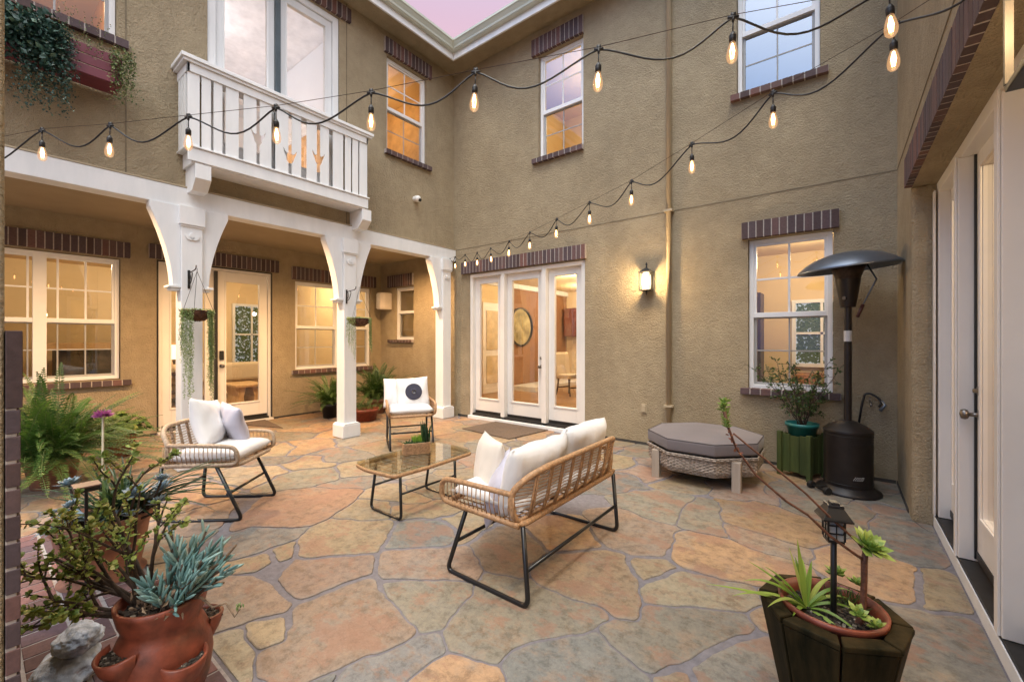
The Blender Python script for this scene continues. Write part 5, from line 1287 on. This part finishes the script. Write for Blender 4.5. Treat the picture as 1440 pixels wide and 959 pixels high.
q.lathe([(.392,2.075-2.13),(.32,2.14-2.13),(.24,2.182-2.13),(.14,2.21-2.13),(.001,2.225-2.13)],(0,0,2.125),56,tilt=tl_); q.build('reflector','steel',ht,smooth=True)
q=MB(); q.tube([(.13,-.02,2.12),(.20,-.05,1.96),(.10,-.13,1.72)],.007,8); q.build('lift_rod','steel',ht,smooth=True)
q=MB(); q.tube([(.105,-.127,1.73),(.065,-.155,1.62)],.014,10); q.build('rod_grip',simple('red_brown_grip',(.06,.015,.012),.5),ht,smooth=True)
for x_,y_ in ((-.245,-.10),(-.12,-.235)):
    q=MB(); v=Vector((-.5,.5,0)).normalized()*0+Vector((.707,-.707,0)); c=Vector((x_-.03,y_-.02,.04)); q.tube([c-v*.018,c+v*.018],.036,18); q.build('wheel','black',ht,bevel=.004)
q=MB(); q.tube([(-.275,-.12,.04),(-.15,-.255,.04)],.008,8); q.tube([(-.15,-.1,.05),(-.225,-.19,.045)],.010,8); q.build('axle','black',ht)
# hose and spigot on wall
hs=empty('hose_bib','brass hose tap with a coiled black hose and spray nozzle on the wall','tap',(.25,YB,.80))
hs.scale=(.8,.8,.8)
q=MB(); q.tube([(-.01,0,-.02),(-.01,-.07,-.02),(-.01,-.09,-.06)],.012,10); q.tube([(-.02,-.05,-.02),(-.02,-.05,.05)],.007,8); q.build('tap','nickel',hs,smooth=True)
q=MB(); P=[(-.13,-.07,-.30),(-.10,-.07,-.05),(-.07,-.06,.09),(-.02,-.06,.10),(.05,-.07,.06),(.09,-.08,.0),(.06,-.09,-.06)]
q.tube(rounded(P,.05,5),.013,8); q.build('hose','black',hs,smooth=True)
q=MB(); q.tube([(.09,-.08,.02),(.12,-.10,-.03),(.07,-.12,-.10)],[.014,.016,.022],12); q.build('spray_nozzle','steel',hs,smooth=True)
# ------------------------------------------------------------ wooden tub in the right foreground
TX,TY=-.028,1.985
tub=empty('wooden_tub','dark octagonal wooden tub planter in the right foreground','planter',(TX,TY,0),R(8))
rt,rb_=.232,.165
for k in range(8):
    a0,a1=R(45*k),R(45*k+45); g0=.0035
    def PT(a,r,z): return Vector((r*math.cos(a),r*math.sin(a),z))
    q=MB(); t_in=.035
    o0,o1=PT(a0,rt,.395),PT(a1,rt,.395); b0,b1=PT(a0,rb_,.06),PT(a1,rb_,.06)
    e_=(o1-o0).normalized()*g0; o0+=e_;o1-=e_;b0+=e_;b1-=e_
    i0,i1=o0*(1-t_in/rt),o1*(1-t_in/rt); i0.z=i1.z=.395; c0,c1=b0*.82,b1*.82; c0.z=c1.z=.06
    V_=[q.V(p) for p in (b0,b1,o1,o0,c0,c1,i1,i0)]
    for f in ((0,1,2,3),(5,4,7,6),(3,2,6,7),(1,0,4,5),(0,3,7,4),(2,1,5,6)): q.face([V_[i] for i in f])
    q.build('stave','oldwood',tub,bevel=.005)
    # rim plank lying on the staves
    q=MB(); P=[PT(a0,rt+.004,.3965),PT(a1,rt+.004,.3965),PT(a1,rt-.056,.3965),PT(a0,rt-.056,.3965)]
    P[0]+=e_*1.2;P[3]+=e_*1.2;P[1]-=e_*1.2;P[2]-=e_*1.2
    q.prism([(p.x,p.y) for p in P],.3965,.418,'z'); q.build('rim_plank','oldwood',tub,bevel=.005)
for k in range(4): 
    a=R(45+90*k); q=MB(); q.box(.13*math.cos(a)-.03,.13*math.cos(a)+.03,.13*math.sin(a)-.03,.13*math.sin(a)+.03,0,.0595); q.build('foot','greenwood',tub)
tpot=empty('clay_pot','red clay pot sunk in the wooden tub','pot',(TX,TY,.14))
q=MB(); q.lathe([(.12,0),(.160,.272),(.167,.277),(.169,.296),(.158,.298),(.150,.26),(.11,.05)],n=48); q.build('pot_wall','terra',tpot,smooth=True)
q=MB(); N=22
for i in range(N):
    for j in range(N):
        pass
q.disc((0,0,.248),.152,40); q.build('soil','soil',tpot)
q=MB(); stones_top(q,(0,0,.25),.145,420,.0065); q.build('grit','gravel',tpot)
ae=empty('tall_aeonium','leggy aeonium with two long arching red stems and green rosettes','plant',(TX,TY,.385))
def cp(r_,u_,f_=0): # local point from camera right/up/forward offsets
    v=camr*r_+camf*f_; return Vector((v.x,v.y,u_))
q=MB()
b0=cp(.045,0,-.05)
q.tube([b0-Vector((0,0,.03))+camr*.0,b0+cp(.03,.03),cp(.080,.09,-.05),cp(.083,.16,-.05),cp(.083,.23,-.05),cp(.088,.268,-.05)],[.013,.011,.010,.010,.0105,.009],10)
t1=cp(.082,.235,-.05)
q.tube([t1,cp(.05,.255,-.05),cp(-.03,.315,-.03),cp(-.10,.385,-.02),cp(-.17,.43,.0),cp(-.27,.52,.02),cp(-.34,.62,.03),cp(-.37,.70,.03),cp(-.385,.76,.03)],[.0055,.005,.0048,.0045,.0045,.004,.004,.005,.007],8)
t2=cp(.085,.265,-.05)
q.tube([t2,cp(.06,.30,-.05),cp(-.02,.375,-.03),cp(-.10,.46,-.01),cp(-.17,.52,.0),cp(-.24,.58,.0),cp(-.30,.63,.01),cp(-.36,.68,.01)],[.005,.0045,.0045,.004,.004,.0038,.0035,.0035],8)
q.build('stem','redstem',ae,smooth=True)
for c_,r_,n_,t_h,u_ in ((cp(.098,.280,-.05),.082,34,.007,camr*.25-camf*.55+Vector((0,0,1))),(cp(.02,.07,-.10),.045,20,.007,-camf*.5+Vector((0,0,1))),(cp(.08,.03,-.11),.045,18,.007,Vector((0,0,1))),(cp(.06,.13,.05),.05,18,.008,Vector((0,0,1))),(cp(.10,.12,.0),.04,16,.007,Vector((0,0,1)))):
    q=MB(); rosette(q,c_,r_,n_,t_h,u_); q.build('rosette','aeon',ae,recalc=False)
q=MB()
for i in range(9):
    c=cp(-.375-.012*(i/8)+.004*math.sin(i*5),.70+.012*i,.03); rosette(q,c,.026+.006*(i>4),12,.004,(rv()*.5+Vector((-.2,0,1))))
q.build('rosette','aeon',ae,recalc=False)
q=MB()
for i in range(26): 
    t=random.random(); c=cp(-.33-.05*t,.60+.10*t,.03); quadleaf(q,c,rv(),rv(),.018,.009,random.random())
q.build('old_leaves',leafmat('reddish_leaf',(.22,.06,.04),(.35,.16,.08)),ae,recalc=False)
sd_=empty('spider_plant','bright green spider plant with long pointed leaves in the clay pot','plant',(TX,TY,.385))
q=MB()
base=cp(-.065,.0,.04)
for (az_,L_,ri,dr,w) in [(180,.30,30,.35,.022),(170,.34,15,.10,.02),(150,.22,55,.3,.022),(120,.22,75,.1,.024),(95,.24,80,.05,.026),(85,.20,70,.2,.022),(60,.24,55,.35,.02),(30,.26,40,.45,.02),(10,.24,30,.5,.02),(200,.24,40,.45,.022),(-20,.2,35,.5,.02),(-55,.20,28,.6,.02),(160,.28,45,.5,.022),(140,.24,40,.2,.02),(220,.16,30,.3,.02),(-75,.22,10,.35,.02),(45,.22,65,.3,.02),(0,.26,50,.55,.02),(175,.2,60,.4,.02)]:
    aa=R(az_)+YAW; strap(q,base,aa,L_*1.1,R(ri),dr,w,10,random.uniform(.2,1),fold=.35)
q.build('leaves','spider',sd_,recalc=False)
q=MB()
for k in range(160):
    p=cp(.10+random.gauss(0,.03),.0,.05+random.gauss(0,.02)); v=Vector((0,0,1))+rv()*.9; quadleaf(q,p+v*.02,v,rv(),.035,.004,random.random())
q.build('fine_groundcover','fern2',sd_,recalc=False)
ll=empty('solar_lantern','small black pagoda lantern on a stake in the clay pot','lamp',(TX+camr.x*.01,TY+camr.y*.01,.44),R(20))
LS=len(ll.children)
q=MB(); q.tube([(0,0,-.04),(0,0,.215)],.014,12); q.build('stake','black',ll,smooth=True)
q=MB(); q.prism([(-.036,-.036),(.036,-.036),(.036,.036),(-.036,.036)],.215,.222,'z'); q.build('lantern_floor','black',ll)
q=MB()
for sx in (-1,1):
    for sy in (-1,1): q.box(sx*.036-.004,sx*.036+.004,sy*.036-.004,sy*.036+.004,.2225,.286)
for s in (-1,1):
    for z in (.243,.268): q.box(-.032,.032,s*.036-.002,s*.036+.002,z,z+.004); q.box(s*.036-.002,s*.036+.002,-.032,.032,z,z+.004)
    q.box(-.002,.002,s*.036-.0025,s*.036+.0025,.223,.285); q.box(s*.036-.0025,s*.036+.0025,-.002,.002,.223,.285)
q.build('lantern_cage','black',ll)
q=MB(); q.box(-.030,.030,-.030,.030,.2225,.285); q.build('lantern_glass',simple('frosted_glass',(.45,.44,.42),.3),ll)
q=MB()
def pyr(q,h0,r0,h1,r1):
    A=[q.V((x*r0,y*r0,h0)) for x,y in ((-1,-1),(1,-1),(1,1),(-1,1))]; B_=[q.V((x*r1,y*r1,h1)) for x,y in ((-1,-1),(1,-1),(1,1),(-1,1))]
    for j in range(4): q.face([A[j],A[(j+1)%4],B_[(j+1)%4],B_[j]])
    q.face(B_); q.face(A[::-1])
pyr(q,.287,.066,.293,.066); pyr(q,.2935,.064,.325,.034); pyr(q,.3255,.036,.333,.034); pyr(q,.3335,.022,.340,.018)
q.build('lantern_roof','black',ll,bevel=.0015)
# ------------------------------------------------------------ doormats, outlet, camera, speaker, lanterns
def doormat(pts,label):
    q=MB(); q.prism([fl(*p) for p in pts],.012,.022,'z'); o_=q.build('doormat','mat',None,bevel=.003); tag(o_,label,'mat')
doormat([(322,597),(398,603),(372,591),(314,590)],'brown doormat in front of the porch door')
doormat([(650,604),(716,619),(771,606),(697,594)],'grey-brown doormat in front of the three-panel door')
ou=empty('wall_outlet','beige covered outlet low on the wall left of the ottoman','outlet',(-2.085,YB,.49))
q=MB(); q.box(-.04,.04,-.012,0,-.06,.06); q.build('plate','beige',ou,bevel=.004); q=MB(); q.box(-.025,.025,-.03,-.012,-.045,.045); q.build('cover','beige',ou,bevel=.006)
sc_=empty('security_camera','small white dome security camera on the upper wall','camera',(XA,4.66,3.80))
q=MB(); q.tube([(0,0,0),(.05,0,0)],.045,20); q.build('mount','vinyl',sc_,smooth=True,auto=40)
q=MB(); q.lathe([(.001,-.05),(.03,-.045),(.05,-.02),(.055,.01),(.045,.04),(.001,.055)],(.075,0,-.01),24); q.build('housing','vinyl',sc_,smooth=True)
q=MB(); q.tube([(.10,.01,-.025),(.132,.018,-.04)],.026,16); q.build('lens','black',sc_,smooth=True,auto=40)
sk=empty('wall_speaker','beige curved outdoor speaker in the porch corner','speaker',(-7.72,YB-.02,2.05),R(0))
q=MB(); q.prism([(-.13,.02),(.13,.02),(.12,-.16),(.05,-.23),(-.07,-.22),(-.13,-.13)],0,.36,'z'); so_=q.build('speaker_shell','speaker',sk,bevel=.02,seg=3)
q=MB()
for k in range(14): q.box(-.08+k*.0,.06,-.236,-.231,.03+k*.022,.04+k*.022)
q.build('grille','speaker',sk)
M['lampglow']=emis('lamp_glass_lit',(1,.78,.50),3.2)
def wall_lantern(loc,rz,label,sc=1.0,power=10):
    e=empty('wall_lantern',label,'lamp',loc,rz)
    q=MB(); q.box(-.05*sc,.05*sc,-.02,0,-.14*sc,.10*sc); q.build('backplate','black',e,bevel=.006)
    q=MB(); q.tube(rounded([(0,-.01,.0),(0,-.06,-.04),(0,-.10*sc,-.145*sc)],.03,4),.010,8); q.build('arm','black',e,smooth=True)
    q=MB(); q.box(-.085*sc,.085*sc,-.185*sc,-.015,-.145*sc,-.13*sc); q.build('floor_plate','black',e,bevel=.003)
    for sx in (-1,1):
        for y in (-.18*sc,-.025): q=MB(); q.box(sx*.078*sc-.006,sx*.078*sc+.006,y-.006,y+.006,-.13*sc,.12*sc); q.build('cage_post','black',e)
    q=MB(); q.box(-.09*sc,.09*sc,-.19*sc,-.012,.12*sc,.132*sc); 
    A=[q.V(p) for p in ((-.08*sc,-.18*sc,.132*sc),(.08*sc,-.18*sc,.132*sc),(.08*sc,-.02,.132*sc),(-.08*sc,-.02,.132*sc))]; ap=q.V((0,-.10*sc,.20*sc))
    for j in range(4): q.face([A[j],A[(j+1)%4],ap])
    q.build('roof_plate','black',e)
    q=MB(); q.lathe([(.001,.17*sc),(.012*sc,.20*sc),(.008*sc,.22*sc),(.016*sc,.24*sc),(.004*sc,.27*sc)],(0,-.10*sc,0),12); q.lathe([(.012*sc,-.145*sc),(.016*sc,-.17*sc),(.003*sc,-.21*sc)],(0,-.10*sc,0),12); q.build('finial','black',e,smooth=True)
    q=MB(); q.lathe([(.058*sc,-.125*sc),(.064*sc,-.05*sc),(.062*sc,.08*sc),(.045*sc,.115*sc)],(0,-.10*sc,0),24); q.build('lamp_glass','lampglow',e,smooth=True,recalc=False)
    d=bpy.data.lights.new('lantern_light','POINT'); d.energy=power; d.color=(1,.68,.34); d.shadow_soft_size=.05; o_=bpy.data.objects.new('lantern_light',d); COL.objects.link(o_); o_.location=(0,-.24*sc,0); o_.parent=e
    return e
wall_lantern((-2.02,YB,2.19),0,'lit black lantern on the wall left of the downspout',.9,42)
wall_lantern((XC,1.22,2.06),R(-90),'lit lantern cut off at the right edge beside the glass doors',.95,20)
ll.scale=(.72,.72,1.17); ll.location.z=.415
# ------------------------------------------------------------ hanging baskets and brackets
def hook(loc,rz,label):
    e=empty('plant_bracket',label,'bracket',loc,rz)
    q=MB(); q.box(-.012,.012,-.008,0,-.10,.10); q.build('wall_bar','black',e,bevel=.003)
    q=MB(); q.tube([(0,-.005,.07),(0,-.20,.085),(0,-.235,.10),(0,-.24,.13)],.006,8)
    q.tube(rounded([(0,-.005,-.07),(0,-.08,-.03),(0,-.12,.06),(0,-.08,.08)],.04,5),.005,8); q.tube([(0,-.03,.07),(0,-.06,.02),(0,-.03,-.03)],.004,6)
    q.build('scroll_arm','black',e,smooth=True); return e
def basket(loc,label,R0,nst,lens,seed,heavy=1.0,hz=.42):
    random.seed(seed); e=empty('hanging_basket',label,'plant',loc)
    q=MB(); q.lathe([(.001,-.11),(.06*R0/.14,-.105),(R0*.8,-.06),(R0,0),(R0*.97,.004),(R0*.75,-.05),(.001,-.08)],n=28); q.build('coir_liner',simple('coir',(.11,.05,.03),.95,0,.35,30,1,70),e,smooth=True)
    q=MB()
    for j in range(9):
        a=2*PI*j/9; q.tube([(R0*1.02*math.cos(a),R0*1.02*math.sin(a),0),(R0*.84*math.cos(a),R0*.84*math.sin(a),-.062),(.02*math.cos(a),.02*math.sin(a),-.113)],.002,4,caps=False)
    q.tube([(R0*1.02*math.cos(a*PI/16),R0*1.02*math.sin(a*PI/16),0) for a in range(32)],.003,5,True); q.build('wire_frame','black',e)
    q=MB()
    for j in range(3): a=2*PI*j/3+.3+YAW; q.tube([(R0*math.cos(a),R0*math.sin(a),0),(0,0,hz)],.0022,4)
    q.tube([(0,0,hz),(0,0,hz+.03)],.003,5); q.build('chain','black',e)
    q=MB()
    for k in range(160):
        a=random.uniform(0,2*PI); rr=R0*math.sqrt(random.random()); p=Vector((rr*math.cos(a),rr*math.sin(a),.0)); v=(Vector((0,0,1))+rv()*.9).normalized(); quadleaf(q,p,v,rv(),.03,.012,random.random())
    for k in range(nst):
        aa=random.choice(lens); a=aa[0]+random.uniform(-.22,.22); ln=aa[1]*random.uniform(.45,1.0); p=Vector((R0*1.04*math.cos(a),R0*1.04*math.sin(a),.005)); z=0; pts=[p.copy()]
        while z<ln:
            dz=.014; z+=dz; p=p+Vector((random.uniform(-.002,.002),random.uniform(-.002,.002),-dz)); pts.append(p.copy())
            for _ in range(3): quadleaf(q,p,(rv()+Vector((0,0,-.2))),rv(),.017*heavy,.008,random.random())
        
    q.build('trailing_stems','trail',e,recalc=False); random.seed(seed+1); return e
hook((-5.60,1.475,2.07),R(90),'black scroll bracket on the left column')
hook((-5.60,3.335,2.03),R(90),'black scroll bracket on the second column')
basket((-5.385,1.49,1.72),'wire basket with long trailing stems hanging on the left column',.15,46,[(R(-75),.55),(R(-40),1.02),(R(-52),.95),(R(35),.75),(R(30),.98),(R(42),.9)],5,1.1)
basket((-5.385,3.40,1.71),'smaller wire basket hanging on the second column',.165,22,[(R(-60),.55),(R(-90),.40),(R(40),.62),(R(30),.5)],9,.9)
random.seed(21)
# ------------------------------------------------------------ window box
wb=empty('window_box','dark red wooden window box under the upstairs left window','planter',(-5.58,.16,3.985))
q=MB()
for k in range(3): q.box(.118,.13,-.95,.75,-.135+k*.092,-.047+k*.092-.004)
q.box(-.13,.117,-.95,.75,-.14,-.125)
q.box(-.13,.117,.738,.75,-.125,.13)
q.build('boards','redbox',wb,bevel=.003)
vt=empty('ivy','blue-green ivy cascading from the left end of the red window box','plant',(-5.45,.16,4.10))
q=MB()
def cascade(q,y0,y1,n,l0,l1,s,xo=.03,zt=.05,wob=.05):
    for k in range(n):
        y=random.uniform(y0,y1); ln=random.uniform(l0,l1); p=Vector((random.uniform(-.05,.06)+xo,y,zt+random.uniform(-.04,.06)))
        z=0
        while z<ln:
            z+=.022; p=p+Vector((random.uniform(-.008,.008),random.uniform(-.010,.010),-.022)); v=(rv()+Vector((.6,-.2,-.4))).normalized(); quadleaf(q,p+rv()*wob*.4,v,rv(),s*random.uniform(.7,1.3),s*.8*random.uniform(.8,1.1),random.random(),.003)
cascade(q,-.60,.32,230,.12,.44,.046,.05,.06,.12); cascade(q,.12,.42,130,.30,.78,.022,.04,.05,.08); q.build('vines','ivy',vt,recalc=False)
v2=empty('variegated_vine','small-leaved yellow-green vine spilling over the right end of the window box','plant',(-5.45,.16,4.10))
q=MB(); cascade(q,.30,.76,46,.02,.12,.017,.02,.06,.02); cascade(q,.66,.82,70,.15,.50,.020,.04,.05,.06)
for k in range(10):
    p=Vector((-.03,random.uniform(.25,.62),.05)); d=Vector((0,random.uniform(-.3,.3),1))
    for i in range(14): p=p+(d+rv()*.5).normalized()*.022; quadleaf(q,p,rv(),rv(),.016,.011,random.random())
q.build('vines','ivy2',v2,recalc=False)
# ------------------------------------------------------------ table planter
tpn=empty('table_planter','woven rectangular basket of succulents on the glass table','planter',(-2.965,2.435,.4125),R(60))
q=MB()
for lv in range(9):
    z=.006+lv*.011; pts=[]
    ring=rounded([(-.115,-.05,z),(.115,-.05,z),(.115,.05,z),(-.115,.05,z)],.03,4,True)
    for i,p in enumerate(ring): pts.append(p*1.0)
    dense=[]
    for i in range(len(pts)):
        a,b_=pts[i],pts[(i+1)%len(pts)]; n=max(1,int((b_-a).length/.012))
        for k in range(n):
            p=a.lerp(b_,k/n); nn=Vector((p.x*.2,p.y,0)).normalized(); dense.append(p+nn*(.0028 if (len(dense)+lv)%2 else -.0022))
    q.tube(dense,.0056,5,True)
q.build('basket','rattan',tpn,smooth=True)
q=MB(); q.box(-.105,.105,-.042,.042,.0,.088); q.build('liner','soil',tpn)
q=MB()
for k in range(150): finger(q,(random.uniform(-.10,.06),random.uniform(-.04,.04),.085),Vector((0,0,.9))+rv()*.8,random.uniform(.02,.045),.0035,random.random())
q.build('dark_succulent','agave',tpn,smooth=True,recalc=False)
q=MB()
for k in range(200): p=(random.uniform(-.03,.06),random.uniform(-.035,.035),.09); quadleaf(q,p,Vector((0,0,1))+rv()*.35,rv(),random.uniform(.05,.09),.004,random.random())
q.build('grass_tuft',leafmat('bright_tuft',(.12,.28,.03),(.30,.48,.06)),tpn,recalc=False)
q=MB()
for k in range(14): a=random.uniform(0,2*PI); strap(q,(.08+random.uniform(-.03,.03),random.uniform(-.03,.03),.085),a,random.uniform(.14,.24),R(random.uniform(76,88)),.02,.036,6,random.uniform(0,.4))
q.build('upright_leaves','agave',tpn,recalc=False)
# ------------------------------------------------------------ string lights
def ray(px,py,dep):
    l=(px-720)/F*dep; v=-(py-Y0)/F*dep; return Vector((math.cos(YAW)*l-math.sin(YAW)*dep,math.sin(YAW)*l+math.cos(YAW)*dep,H+v))
M['filament']=emis('warm_filament',(1,.55,.20),22)
M['bulbglow']=None
def mk_bulb_mat():
    m,n,b=new_mat('glowing_bulb_glass'); n.nodes.remove(b); o_=n.nodes['Material Output']
    lw=n.nodes.new('ShaderNodeLayerWeight'); lw.inputs[0].default_value=.35
    tr=n.nodes.new('ShaderNodeBsdfTransparent'); em=n.nodes.new('ShaderNodeEmission'); em.inputs[0].default_value=(1,.52,.22,1); em.inputs[1].default_value=1.25
    gl=n.nodes.new('ShaderNodeBsdfGlossy'); gl.inputs['Roughness'].default_value=.05
    s1=n.nodes.new('ShaderNodeMixShader'); s1.inputs[0].default_value=.30; n.links.new(tr.outputs[0],s1.inputs[1]); n.links.new(em.outputs[0],s1.inputs[2])
    s2=n.nodes.new('ShaderNodeMixShader'); s2.inputs[0].default_value=.07; n.links.new(s1.outputs[0],s2.inputs[1]); n.links.new(gl.outputs[0],s2.inputs[2]); n.links.new(s2.outputs[0],o_.inputs[0]); return m
M['bulbglow']=mk_bulb_mat()
def make_bulb(loc,rz,parent,sc,drop):
    return None
def string(name,label,nodes,lens,extra_start,extra_end,grp):
    """nodes: world positions of the sockets' T joints"""
    e=empty(name,label,'string lights',tuple(nodes[0]))
    O=Vector(nodes[0]); P=[Vector(p)-O for p in nodes]; a0=extra_start-O; a1=extra_end-O
    q=MB(); W_=[a0]+[p+Vector((0,0,.012)) for p in P]+[a1]; q.tube(W_,.0016,5,caps=False); q.build('support_wire','rust_wire',e,recalc=False)
    q=MB(); pts=[]
    full=[a0]+P+[a1]
    for k in range(len(full)-1):
        A,B_=full[k],full[k+1]; n=14; L_=(B_-A).length
        for i in range(n):
            t=i/n; p=A.lerp(B_,t); s=math.sin(PI*t); sag=.20*L_*(s**1.3)*(1+.25*math.cos(PI*t)*(-1)**k)
            pts.append(p+Vector((0,0,-sag)))
    pts.append(full[-1]); q.tube(pts,.0048,7,caps=False); q.build('cable','black',e,smooth=True,recalc=False)
    proto=None
    for k,p in enumerate(P):
        if proto is None:
            q=MB(); q.tube([(0,-.026,.0),(0,.026,.0)],.0085,8); q.box(-.006,.006,-.012,.012,.0,.022); q.tube([(0,0,0),(0,0,-.022)],[.009,.006],8); q.tube([(0,0,-.02),(0,0,-.075)],.0035,6)
            q.lathe([(.006,-.070),(.011,-.078),(.0165,-.088),(.0175,-.092),(.0165,-.096),(.0175,-.100),(.0165,-.120),(.013,-.122)],n=16)
            s=q.build('socket','socket_black',None,smooth=True)
            q=MB(); q.lathe([(.0125,-.119),(.015,-.130),(.0215,-.150),(.0265,-.175),(.0270,-.190),(.0235,-.208),(.014,-.220),(.001,-.224)],n=20); b=q.build('bulb','bulbglow',s,smooth=True)
            q=MB()
            for j in range(5):
                a=2*PI*j/5; c_,s_=math.cos(a),math.sin(a); q.tube([(c_*.003,s_*.003,-.128),(c_*.011,s_*.011,-.165),(c_*.006,s_*.006,-.200)],.0019,5)
            q.build('filament','filament',b)
            proto=s; o_=s
        else: o_=copy_tree(proto)
        o_.parent=e; o_.location=p; o_.scale=(.86,.86,.9); d=(full[k+2]-full[k]); o_.rotation_euler=(random.uniform(-.05,.05),random.uniform(-.04,.04),math.atan2(d.y,d.x)-PI/2)
    return e
M['rust_wire']=simple('rusty_wire',(.06,.035,.025),.6,.3,.2,20)
M['socket_black']=simple('socket_black',(.013,.011,.011),.5,0,.1,20)
def deps(k,d0,sp): return [d0*(1+k*i) for i in range(sp)]
s1px=[(59,184),(155,177),(265,165),(388,152),(522,131),(669,102),(842,70),(1031,25),(1250,-14)]
sz1=[46,46,48,51,55,57,60,70,74]
n1=[]
for i,(a,b_) in enumerate(s1px):
    dep=2.80-.133*i; n1.append(ray(a,b_,dep))
string('string_lights','nearer string of glowing bulbs crossing the whole courtyard at the top',n1,None,ray(-60,205,2.95),ray(1420,-60,1.68),None)
s2px=[(1257,36),(1087,132),(973,204),(888,256),(829,286),(783,309),(745,328),(716,340),(690,350),(671,356),(654,359),(640,362)]
n2=[]
for i,(a,b_) in enumerate(s2px):
    dep=1.90+.535*i; dep=min(dep,7.45) if i==11 else dep; n2.append(ray(a,b_,dep))
string('string_lights','farther string of bulbs running from the top right to the porch corner',n2,None,ray(1440,-85,1.5),Vector((-5.66,5.42,2.90)),None)
